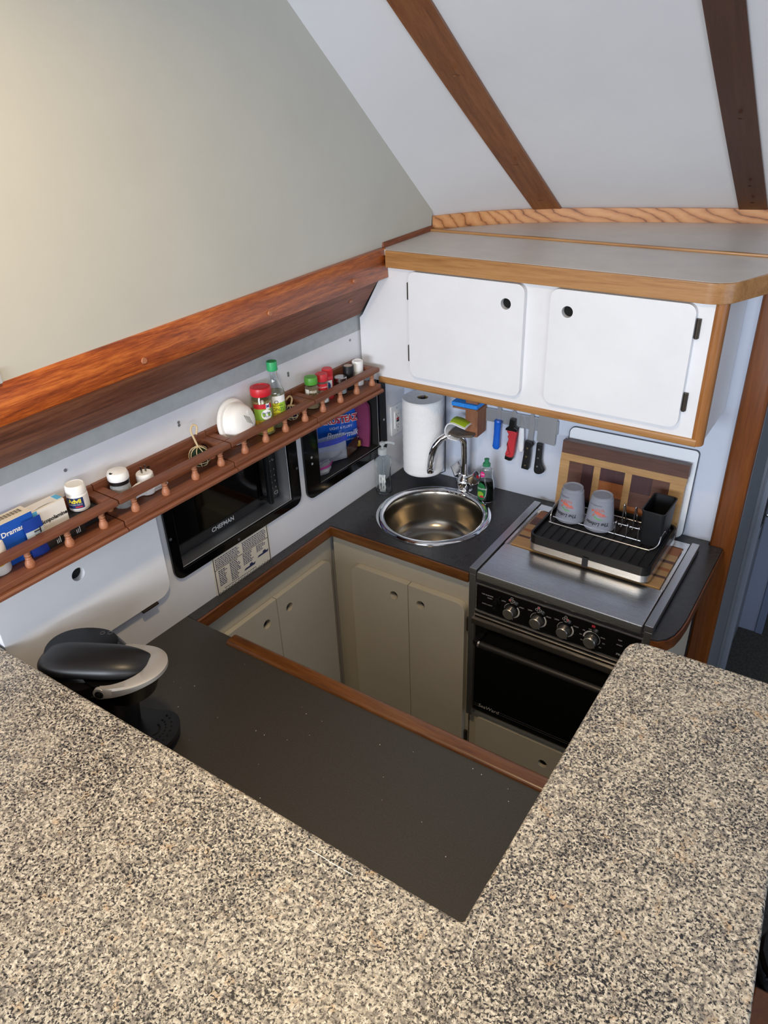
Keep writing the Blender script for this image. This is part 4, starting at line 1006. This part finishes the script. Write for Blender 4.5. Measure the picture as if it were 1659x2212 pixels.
for s, sz, z, a in (('KIKKOMAN', .0062, .070, .12), ('PONZU', .0135, .058, .14), ('CITRUS SEASONED', .005, .046, .1), ('DRESSING & SAUCE', .005, .039, .1)):
    part('label_lettering', text(s, sz, wrap(.0287, A0+a, z)), col('24241c', .5), l1, smooth=0)
def net_float(name, label, u, d, r, colr, rope):
    o = thingL(name, label, 'float', d, u, Z0)
    part('glass_ball', MB().ball((0, 0, r+.001), r, (1, 1, 1), 28), col(colr, .06, 0, trans=.35, ior=1.4), o)
    ropem = col('cdb891', .85)
    R2 = r+.0014
    for k in range(4):
        ph = k*PI/4; nn = (math.cos(ph), math.sin(ph))
        pts = []
        for t in range(21):
            a = -PI/2 + PI*2*t/20
            pts.append((R2*math.cos(a)*nn[0] + .15*r*math.sin(2*a)*nn[1], R2*math.cos(a)*nn[1] - .15*r*math.sin(2*a)*nn[0], r+.001+max(R2*math.sin(a), -r-.0002)))
        part('net_cord', MB().tube(pts, .0013, 6), ropem, o)
    part('net_ring', MB().tube([(R2*math.cos(.4)*math.cos(k*PI/8), R2*math.cos(.4)*math.sin(k*PI/8), r+.001-R2*math.sin(.4)) for k in range(16)], .0014, 6, True), ropem, o)
    part('hanging_cord', MB().tube(catmull([(0, 0, 2*r+.002)] + rope, 6), .0026, 8), ropem, o)
net_float('net_float', 'blue-black glass float in a pale rope net beside the green-capped bottle', -.655, .050, .021, '151d3c', [(-.004, .012, .058), (-.018, .018, .062), (-.024, .004, .052)])
# --- netted green float unit
net_float('net_float', 'dark green glass float in a rope net with upright rope loop', -1.008, .046, .026, '1d3420', [(-.004, -.004, .075), (-.010, -.006, .098), (-.012, .004, .110), (-.006, .012, .104), (-.006, .006, .085)])
o = thingL('plug_in_light', 'white plug-in night light with its two metal prongs pointing up', 'night light', .046, -1.182, Z0)
part('plug_body', MB().lathe([(0, .002), (.017, .002), (.020, .010), (.021, .045), (.0205, .054), (.018, .057), (0, .057)], 32), col('f1f0ee', .35), o)
sh = MB().grid(lambda i, j: ((.014-.010*j)+.018*math.sin(PI*j)*.3, -.010-.052*i, .004+.036*j*(1-.35*i)+.006*math.sin(PI*i)), 8, 8, .003)
part('lamp_shade', sh, col('ecebe8', .35), o)
sh = MB().grid(lambda i, j: (.024-.010*math.cos(PI*j), .004+.034*i, .003+.030*j*(1-.4*i)), 6, 6, .003)
part('lamp_shade', sh, col('ecebe8', .35), o)
for y in (-.006, .006): part('prong', MB().box(-.003, .003, y-.0008, y+.0008, .057, .074, .0003), col('8f8b84', .3, 1.0), o)
o = jar('shaker_jar', 'clear fluted shaker jar with white dome lid and black band', 'jar', -1.252, .0245, .045)
pf = [(.0005, 0), (.021, 0), (.0235, .004), (.0238, .05), (.022, .062), (.0208, .066)]
fl = MB().lathe(pf + [(max(r-.0015, .0005), z+(.002 if z < .01 else 0)) for r, z in pf[::-1]], 36)
fl.map(lambda x, y, z: (x*(1+.03*math.sin(12*math.atan2(y, x))), y*(1+.03*math.sin(12*math.atan2(y, x))), z))
part('fluted_glass', fl, col('e3e6e6', .1, 0.0, trans=.6, ior=1.2, alpha=.55), o)
part('black_band', MB().lathe([(.0225, .062), (.0240, .062), (.0240, .071), (.0225, .071), (.0225, .062)], 36), BLACK, o)
part('lid', MB().lathe([(0, .066), (.0238, .071), (.0250, .073), (.0250, .084), (.0225, .091), (.015, .0935), (0, .094)], 36), col('f3f2f0', .3), o)
part('pour_hole', MB().cyl((.002, -.012, .0925), .0045, .0012, n=20, mat=Matrix.Rotation(.06, 4, 'X')), DARK, o)
# --- medicine unit
o = thingL('dark_case', 'low black case under the small white pill bottle', 'case', .036, -1.364, Z0)
part('case_body', MB().box(-.022, .022, -.034, .036, 0, .040, .004), col('1c1a1a', .5), o)
part('case_lid', MB().box(-.0225, .0225, -.0345, .0365, .030, .0415, .004), col('121112', .45), o)
o = jar('pill_bottle', 'white pill bottle with dark blue label standing on the black case', 'pill bottle', -1.358, .0235, .036, Z0+.0425)
part('bottle', MB().lathe([(0, 0), (.0215, 0), (.0232, .003), (.0232, .036), (.021, .041), (0, .041)], 32), col('efece6', .4), o)
part('cap', MB().lathe([(0, .041), (.0225, .041), (.0228, .043), (.0215, .058), (.0195, .061), (.0185, .0602), (0, .0602)], 32), col('f3f1ec', .4), o)
l1 = part('label_blue', patch(.0236, A0-1.0, A0+.75, .009, .035, 14), col('1d2f63', .5), o)
part('label_side', patch(.0236, A0+.78, A0+1.5, .007, .036, 8), col('dcd9d2', .6), o)
part('label_lettering', text('Advil', .0145, wrap(.0241, A0-.1, .027), bold=.0005), col('e9d83a', .5), l1, smooth=0)
part('label_lettering', text('IBUPROFEN TABLETS', .0034, wrap(.0241, A0-.1, .0185)), WHITE, l1, smooth=0)
part('label_stripe', patch(.0240, A0-.1, A0+.55, .0115, .0145, 6), col('c22b3b', .5), l1)
def carton(name, label, u, d, z, w, dep, h, m, rz, tilt=0):
    o = thingL(name, label, 'box', d, u, z, None, rz)
    part('carton', MB().box(-dep/2, dep/2, -w/2, w/2, 0, h, .0008), m, o)
    return o
FX = lambda dep: (lambda u, v: (dep/2+.0004, u, v))
o = carton('medicine_carton', 'blue medicine carton with cream barcode top at the left edge', -1.524, .036, Z0, .092, .040, .098, col('1c57b8', .45), 0)
part('carton_top', MB().box(-.0195, .0195, -.0455, .0455, .0982, .0992), col('e9dfcb', .6), o)
bc = MB()
for k in range(22):
    w_ = (.0006, .0011, .0017)[(k*7) % 3]; bc.box(-.012, .004, -.02+.0026*k, -.02+.0026*k+w_, .0993, .0995)
part('barcode', bc, col('2a2622', .6), o)
part('side_stripe', MB().box(.0201, .0206, -.0455, -.034, .002, .096), col('e9dfcb', .6), o)
part('carton_lettering', T('Dramamine', .016, (.0206, .008, .074), (0, 1, 0), UZ, bold=.0004), WHITE, o, smooth=0)
part('end_panel', MB().box(-.0195, .0195, -.0468, -.0462, .002, .096), col('143a78', .45), o)
o = thingL('travel_pouch', 'blue and silver crimped packet leaning in front of the blue carton', 'packet', .0665, -1.487, Z0, None, .0)
pch = MB().grid(lambda i, j: (.005*math.sin(PI*i)*(1-.75*j)-.004*j, -.021+.042*i, .086*j), 10, 12, .0015)
part('pouch', pch, col('1a3f9a', .3), o)
part('pouch_band', MB().grid(lambda i, j: (.005*math.sin(PI*i)*(1-.75*(.35+.35*j))-.004*(.35+.35*j)+.0012, -.0205+.041*i, .086*(.35+.35*j)), 8, 4), col('b9c3c6', .35), o)
part('pouch_lettering', text('Trip', .022, lambda u, v: (.0052, v+.002, .046-u), bold=.0005), col('101726', .5), o, smooth=0)
o = carton('patch_carton', 'white open-topped carton with light blue corner beside the blue carton', -1.437, .034, Z0, .078, .034, .090, col('ece8e0', .55), 0)
part('blue_corner', MB().box(.0171, .0175, -.0388, -.028, .050, .0898), col('5fb4dd', .5), o)
part('open_flap', MB().grid(lambda i, j: (-.017+.030*j, -.036+.062*i, .0906+.004*j*math.sin(PI*i)), 8, 5, .0006), col('f2efe9', .6), o)
part('carton_lettering', T('Scopolamine', .0125, (.0177, .006, .058), (0, 1, 0), UZ, bold=.0004), col('16171a', .5), o, smooth=0)
part('blue_flap', MB().box(-.012, .010, .026, .0385, .0903, .0911), col('58b2e0', .5), o)
for u, lb, rz_ in ((-1.448, 'small black foil packet with white print behind the wooden rail, left of the other', .05), (-1.398, 'small black packet with orange dot and white print behind the wooden rail', -.06)):
    o = thingL('foil_packet', lb, 'packet', .064, u, Z0, None, rz_)
    part('packet', MB().grid(lambda i, j: (.005*math.sin(PI*i)*math.sin(PI*j), -.022+.044*i, .040*j), 8, 8, .002), col('26231f', .4), o)
    for k in range(3): part('print_line', MB().box(.0062, .0066, -.002+.004*k, -.0005+.004*k, .006, .030-.004*k), col('d9d6ce', .6), o)
    if u > -1.42: part('orange_dot', MB().cyl((.0055, -.012, .032), .005, .001, 'x', 18), col('e09a1c', .5), o)
o = jar('white_pill_bottle', 'white bottle with yellow corner label at the left edge of the shelf', 'pill bottle', -1.576, .026, .050)
part('bottle', MB().lathe([(0, 0), (.0235, 0), (.0252, .004), (.0252, .040), (.023, .046), (0, .046)], 32), col('eceae6', .4), o)
part('cap', MB().lathe([(0, .046), (.0245, .046), (.0248, .049), (.0235, .066), (.0215, .0685), (0, .068)], 32), col('e9e4dc', .4), o)
part('label_yellow', patch(.0256, A0+.35, A0+.9, .022, .040, 6), col('e3c63a', .5), o)
bl_ = part('label_print', patch(.0256, A0-.55, A0-.35, .004, .018, 4), col('3552a4', .5), o)
part('label_lettering', text('PM', .009, wrap(.0259, A0-.1, .026)), col('2f4a9a', .5), o, smooth=0)
o = jar('navy_bottle', 'navy blue bottle cut off by the left edge of the photo', 'bottle', -1.626, .022, .060)
part('bottle', MB().lathe([(0, 0), (.0185, 0), (.020, .003), (.020, .026), (.016, .034), (0, .034)], 28), col('131c44', .35), o)
part('cap', MB().lathe([(0, .034), (.0155, .034), (.0155, .044), (.014, .046), (0, .046)], 24), col('e7e6e4', .4), o)

# ================================================================== MICROWAVE, CUBBY, CUPBOARD
CD = thingL('cupboard_door', 'white cupboard door with finger hole below the left gallery shelf', 'cupboard door', .0006, -1.158, 1.02)
part('door_panel', MB().prism(rrect(-.45, 0, 0, .29, (.0, .035, .0, .0)), 0.0, .0175, 'yz', holes=[circ(-.240, .200, .0165)], bev=.002), CAB_UP, CD)
part('finger_hole', hole_back(-.240, .200, .0006, 'yz', .0172), DARK, CD)
part('hinge', MB().box(.0, .0165, -.10, -.05, -.007, -.001, .001).cyl((.018, -.10, -.005), .0042, .05, 'y', 12), col('3a3027', .4, .7), CD)

MF = thingL('microwave_surround', 'black acrylic frame around the built-in microwave', 'frame', .0006, -.870, 1.03)
y0, y1 = -.260, .265
part('frame_panel', MB().prism(rrect(y0, y1, 0, .284, .032), 0, .009, 'yz', holes=[[(MWO[0]+.871, MWO[2]-1.0295), (MWO[1]+.869, MWO[2]-1.0295), (MWO[1]+.869, MWO[3]-1.0305), (MWO[0]+.871, MWO[3]-1.0305)]], bev=.0015), BLACKG, MF)
for u, z in ((-.252, .136), (-.021, .012), (.255, .127)): part('frame_screw', MB().cyl((.0088, u, z), .0042, .0012, 'x', 14), col('6e7073', .35, .7), MF)
rv = MB().box(-.40, -.001, MWO[0]+.8712, MWO[1]+.8688, MWO[2]-1.0298, MWO[2]-1.0275).box(-.40, -.001, MWO[1]+.8665, MWO[1]+.8688, MWO[2]-1.0275, MWO[3]-1.0305).box(-.40, -.001, MWO[0]+.8712, MWO[0]+.8735, MWO[2]-1.0275, MWO[3]-1.0305).box(-.40, -.001, MWO[0]+.8735, MWO[1]+.8665, MWO[3]-1.0325, MWO[3]-1.0305)
part('steel_liner', rv, brushed('liner_steel', 'c3c4c6', .45, 'y'), MF)
MW = thingL('microwave', 'black built-in microwave oven with vertical handle and keypad', 'microwave', -.0450, -.870, 1.0602)
part('body', MB().box(-.33, -.016, -.225, .2185, .0, .238, .003), col('1a1a1b', .5), MW)
dr = part('door', MB().box(-.0155, .0, -.225, .168, 0, .238, .004), col('0a0a0b', .12), MW)
part('door_window', MB().box(.0001, .0007, -.112, .145, .034, .215, .0003), col('020202', .06), dr)
part('door_lettering', T('CHEFMAN', .0195, (.0008, -.025, .019), (0, 1, 0), UZ, bold=.0004), col('c4c6c8', .4), dr, smooth=0)
hn = part('handle', MB().box(.016, .030, .152, .1675, .006, .228, .004), col('0d0e10', .3), dr)
part('handle_post', MB().box(.0002, .0165, .154, .165, .014, .024), BLACK, hn)
part('handle_post', MB().box(.0002, .0165, .154, .165, .208, .218), BLACK, hn)
cpn = part('control_panel', MB().prism(rrect(.1685, .2185, 0.0, .238, (.0, .012, .0, 0)), -.015, .0, 'yz', bev=.001), col('0b0b0d', .15), MW)
KEY = col('c9ccd0', .5)
for r_, row in enumerate(('POP', 'DEF', 'BEV')):
    for c_ in range(3):
        yk, zk = .179+.0145*c_, .190-.028*r_
        part('key', MB().tube([(.0004, yk+.004*math.cos(t*PI/3+r_), zk+.0035*math.sin(t*PI/3+r_)) for t in range(5)], .00045, 4), KEY, cpn)
for k, s in enumerate('123456789*0#'):
    part('key', T(s, .0068, (.0004, .179+.0145*(k % 3), .100-.0205*(k//3)), (0, 1, 0), UZ), KEY, cpn, smooth=0)
part('start_key', MB().tube([(.0004, y, z) for y, z in rrect(.200, .214, .014, .023, .002, 2)], .0005, 4, True), KEY, cpn)

PL = thingL('galley_placard', 'small cream placard with blue print and ship drawings under the microwave', 'placard', .0006, -.8815, .896)
W2 = .116
part('plate', MB().box(0, .003, -W2, W2, 0, .132, .0006), col('d9d3c3', .5), PL)
NAVY = col('232a55', .6)
bd = MB()
for a in ((-W2+.003, -W2+.0055, .003, .129), (W2-.0055, W2-.003, .003, .129), (-W2+.003, W2-.003, .0865, .0882)): bd.box(.0030, .0034, *a)
part('border', bd, col('15172a', .6), PL)
wv = MB()
zz = [(-W2+.004+.0064*k, .009 if k % 2 else .004) for k in range(36)]
wv.tube([(.0033, y, z) for y, z in zz], .0009, 4)
part('wave_border', wv, col('15172a', .6), PL)
rng = random.Random(5)
def lines(y0, y1, zt, n, dz, ragged=.3):
    mb = MB()
    for k in range(n):
        y = y0; ye = y1 - rng.random()*ragged*(y1-y0)
        while y < ye:
            w_ = rng.uniform(.004, .010); mb.box(.0030, .0033, y, min(y+w_, ye), zt-dz*k, zt-dz*k+dz*.5); y += w_+.0018
    return part('print_block', mb, NAVY, PL, kind='stuff')
lines(-W2+.010, -.008, .120, 6, .0058, .12); lines(.004, W2-.010, .120, 6, .0058, .05)
lines(-W2+.016, -.062, .078, 9, .0062, .4); lines(-.054, -.012, .080, 11, .0060, .4); lines(.0, .042, .080, 7, .0058, .4); lines(.058, W2-.012, .080, 5, .0050, .5)
lines(-W2+.03, W2-.06, .013, 1, .004, .1)
for yc_, zc_ in ((.022, .028), (.082, .042)):
    hull = [(-.024, -.002), (-.018, .0035), (.0, .004), (.002, .010), (.008, .010), (.009, .015), (.010, .010), (.014, .009), (.015, .0045), (.026, .006), (.022, -.002)]
    part('ship_drawing', MB().prism([(yc_+a, zc_+b_) for a, b_ in hull], .0030, .0034, 'yz'), NAVY, PL)

CF = thingL('cubby_frame', 'glossy black frame around the open storage cubby', 'frame', .0006, -.350, 1.019)
part('frame_panel', MB().prism(rrect(-.226, .221, 0, .295, .032), 0, .009, 'yz', holes=[[(CUO[0]+.351, CUO[2]-1.0185), (CUO[1]+.349, CUO[2]-1.0185), (CUO[1]+.349, CUO[3]-1.0195), (CUO[0]+.351, CUO[3]-1.0195)]], bev=.0015), BLACKG, CF)
for u, z in ((-.193, .145), (.204, .128), (-.192, .122)): part('frame_screw', MB().cyl((.0088, u, z), .004, .0012, 'x', 14), col('d5d6d6', .3, .6), CF)
bx = MB()
ya, yb_, za, zb_ = CUO[0]+.351, CUO[1]+.349, CUO[2]-1.0185, CUO[3]-1.0195
bx.box(-.26, -.001, ya, yb_, za, za+.004).box(-.26, -.001, ya, ya+.004, za+.004, zb_).box(-.26, -.001, yb_-.004, yb_, za+.004, zb_).box(-.26, -.256, ya+.004, yb_-.004, za+.004, zb_)
part('cubby_liner', bx, col('1d1b1a', .6), CF)
ZC = CUO[2] + .0056
def pillow(w, h, t, seed, nx=18, nz=18, crimp=.06):
    r_ = random.Random(seed); ph = [r_.uniform(0, 6) for _ in range(6)]
    def f(s):
        def g(i, j):
            e = (math.sin(PI*i)**.5)*(math.sin(PI*min(max((j-crimp)/(1-2*crimp), 0), 1))**.5 if crimp < j < 1-crimp else 0)
            wob = .10*t*math.sin(9*i+ph[0]+4*j)+.08*t*math.sin(13*j+ph[1]-5*i)
            return (s*(t*e*.5) + (wob*e if s > 0 else 0), -w/2+w*i + .03*w*math.sin(3*j+ph[2])*(i-.5), h*j+.02*h*math.sin(5*i+ph[3])*j)
        return g
    mb = MB().grid(f(1), nx, nz); mb.grid(f(-1), nx, nz)
    bmesh.ops.remove_doubles(mb.b, verts=mb.b.verts, dist=1e-5)
    return mb
o = thingL('mix_bag', 'shiny blue bag of buttermilk pancake mix in the black-framed cubby', 'bag', -.100, -.285, ZC)
o.rotation_euler = (-.10, -.14, LA-.40)
part('bag', pillow(.175, .165, .065, 4), col('1763d2', .2), o)
bag_x = lambda u, v: (.065*.5*(max(math.sin(PI*min(max((u+.0875)/.175, 0), 1)), 0)**.5)*(max(math.sin(PI*min(max((v/.165-.06)/.88, 0), 1)), 0)**.5) + .0045 + .006)
def onbag(uc, vc): return lambda u, v: (bag_x(uc+u, vc+v), uc+u, vc+v)
part('bag_lettering', text('KRUSTEAZ', .030, onbag(-.004, .118), bold=.0028), col('ece6e2', .4), o, 'white outline of red lettering', smooth=0)
part('bag_lettering', text('KRUSTEAZ', .030, lambda u, v: (bag_x(u-.004, v+.118)+.0012, u-.004, v+.118), bold=.0009), col('c4223c', .4), o, 'red lettering', smooth=0)
part('bag_lettering', text('LIGHT & FLUFFY', .0125, onbag(.0, .092)), col('dfe4ee', .4), o, smooth=0)
part('bag_lettering', text('Buttermilk', .030, onbag(.006, .066), shear=.3, bold=.0002), col('e9edf4', .4), o, smooth=0)
part('bag_lettering', text('COMPLETE PANCAKE MIX . JUST ADD WATER', .0068, onbag(.008, .043)), col('e1e6ef', .4), o, smooth=0)
o = thingL('purple_mitt', 'purple cloth mitt standing at the right inside the cubby', 'cloth', -.060, -.206, ZC)
part('cloth', MB().grid(lambda i, j: (-.09+.13*i, .008+.010*math.sin(2.2*j)+.004*math.sin(7*i), .205*j*(1-.25*(2*i-1)**2)), 12, 14, .012), col('7c2c52', .85), o)
o = thingL('brown_crate', 'brown plastic basket with slotted side at the back of the cubby', 'basket', -.205, -.285, ZC)
cr = MB().prism([(-.10, .0), (.08, .0), (.08, .225), (-.10, .225)], 0, .006, 'yz', holes=[[(x, z), (x+.030, z), (x+.030, z+.012), (x, z+.012)] for x in (-.085, -.045, -.005, .035) for z in (.125, .145, .165, .185, .205)])
part('slotted_side', cr, col('8b7258', .6), o)
part('basket_body', MB().box(-.035, -.001, -.10, .08, 0, .225), col('5f4d3b', .7), o)
o = thingL('clear_tumbler', 'clear glass tumbler at the left inside the cubby', 'glass', -.085, -.452, ZC)
part('tumbler_wall', MB().lathe([(0, 0), (.032, 0), (.034, .004), (.038, .165), (.0365, .165), (.0325, .006), (0, .006)], 32), GLASS, o)
part('tumbler_base', MB().cyl((0, 0, .0065), .031, .004, n=28), col('dfe6e6', .1, trans=.8), o)
def zipbag(name, label, d, u, z, w, h, seed, stripe, rz):
    o = thingL(name, label, 'bag', d, u, z, None, rz)
    b = pillow(w, h, .05, seed)
    part('film', b, col('e6e8ef', .12, 0, trans=.4, ior=1.1, alpha=.42), o)
    for k in range(3): part('zip_strip', MB().grid(lambda i, j, k=k: (.016+.012*math.sin(PI*i), -w/2+w*i, h*(.97-.07*k)-.05*h*j), 14, 2, .0012), col(stripe, .35), o)
    return o
zb1 = zipbag('zip_bag', 'crumpled clear zip bag with wide blue zip strip in the cubby', -.060, -.385, ZC+.003, .145, .098, 8, '3342b8', -.42)
zb2 = zipbag('zip_bag', 'small clear zip bag with magenta strip at the bottom of the cubby', -.026, -.455, ZC+.001, .075, .042, 9, '9a2f7a', .05)
o = thingL('snack_packet', 'brown and gold snack packet lying in the front corner of the cubby', 'packet', -.040, -.272, ZC+.001, None, .3)
part('wrapper', pillow(.10, .045, .03, 12), col('3a2416', .3), o)
part('gold_end', MB().box(.002, .017, .030, .045, .010, .032, .004), col('c79a2e', .35), o)

# ================================================================== COFFEE MAKER
KM = thing('coffee_maker', 'black pod coffee maker with silver lever handle behind the granite bar', 'coffee maker', (.201, -1.511, .9006), .49)
def slab(pts0, pts1, z0, z1, bev=.004):
    mb = MB(); b = mb.b
    a = [b.verts.new((x, y, z0)) for x, y in pts0]; c = [b.verts.new((x, y, z1)) for x, y in pts1]; n = len(a)
    b.faces.new(a[::-1]); b.faces.new(c)
    for i in range(n): b.faces.new((a[i], a[(i+1) % n], c[(i+1) % n], c[i]))
    if bev: bevel_sharp(b, bev, 2, .8)
    return mb
def ell(cx, cy, rx, ry, n=40, p=2.6): return [(cx+rx*math.copysign(abs(math.cos(t))**(2/p), math.cos(t)), cy+ry*math.copysign(abs(math.sin(t))**(2/p), math.sin(t))) for t in [2*PI*k/n for k in range(n)]]
part('rear_body', slab(ell(-.075, .005, .075, .080), ell(-.072, .005, .072, .078), .012, .215), BLACK, KM)
part('base', slab(ell(-.02, .0, .125, .085), ell(-.02, 0, .122, .082), 0, .022), BLACK, KM)
part('brew_column', slab(ell(-.02, 0, .045, .055), ell(-.01, 0, .055, .062), .022, .19), col('101011', .3), KM)
part('brew_head', slab(ell(.035, 0, .060, .058, p=2), ell(.03, 0, .085, .068, p=2.2), .165, .222), col('0b0b0c', .25), KM)
part('rear_lid', slab(ell(-.070, .030, .098, .078, p=2.2), ell(-.075, .038, .080, .062, p=2.2), .2155, .246, .010), col('0c0c0d', .22), KM)
sgp = lambda v, p: math.copysign(abs(v)**p, v)
lid = MB().ball((0, 0, 0), 1.0, (1, 1, 1), 56)
lid.map(lambda x, y, z: (sgp(x, .62)*.132-.032, sgp(y, .75)*.050*(1-.12*x) + .016*x*x, .232 + (sgp(z, .8)*.030 if z > 0 else z*.014) - .022*(x*x if x > 0 else .5*x*x)))
part('top_lid', lid, col('19191b', .40), KM)
arch = [(.008, -.070, .212), (.035, -.070, .216), (.065, -.063, .221), (.092, -.049, .226), (.112, -.028, .229), (.120, 0, .230), (.112, .028, .229), (.092, .049, .226), (.065, .063, .221), (.035, .070, .216), (.008, .070, .212)]
C_ = catmull(arch, 6)
hb_ = MB(); b = hb_.b; rows = []
for i, p in enumerate(C_):
    q = C_[min(i+1, len(C_)-1)] - C_[max(i-1, 0)]; q.z = 0; q.normalize(); nr = Vector((q.y, -q.x, 0)); f = i/(len(C_)-1); sn = math.sin(PI*f)
    wd = .008+.024*sn**1.3; ht = .028-.018*sn
    rows.append([b.verts.new(p + nr*dx*wd + Vector((0, 0, dz*ht))) for dx, dz in ((0.35, -.5), (.35, .3), (.1, .5), (-.9, .5), (-1, .35), (-1, -.5))])
for r0, r1 in zip(rows, rows[1:]):
    for k in range(6): b.faces.new((r0[k], r0[(k+1) % 6], r1[(k+1) % 6], r1[k]))
b.faces.new(rows[0]); b.faces.new(rows[-1][::-1])
hb_.cyl((.008, -.0735, .212), .014, .008, 'y', 24)
hdl = part('lever_handle', hb_, col('c3c0bc', .38, .5), KM)
part('pivot_screw', MB().cyl((.008, -.0765, .212), .009, .003, 'y', 20).cyl((.008, -.0785, .212), .004, .003, 'y', 12), col('2a2a2b', .3, .6), hdl)
part('drip_tray', slab(ell(.070, 0, .050, .060, p=2.2), ell(.070, 0, .052, .062, p=2.2), .0225, .036, .003), col('0d0d0e', .35), KM)
gr = MB()
for k in range(9):
    a = -1.2+.3*k
    for t in range(3): gr.cyl((.065+.016*(t+1)*math.cos(a)*.8, .018*(t+1)*math.sin(a)*.9, .0362), .0024, .0008, n=8)
part('tray_holes', gr, col('020202', .8), KM)
part('water_line_label', MB().box(-.05, -.02, -.0815, -.0808, .12, .125), col('c5c7c8', .5), KM)
for x, y in ((-.045, .082), (-.028, .084)): part('top_button', MB().tube([(x+.005*math.cos(t*PI/5), y+.005*math.sin(t*PI/5), .2466) for t in range(10)], .0005, 4, True), col('6b6d70', .5), KM)
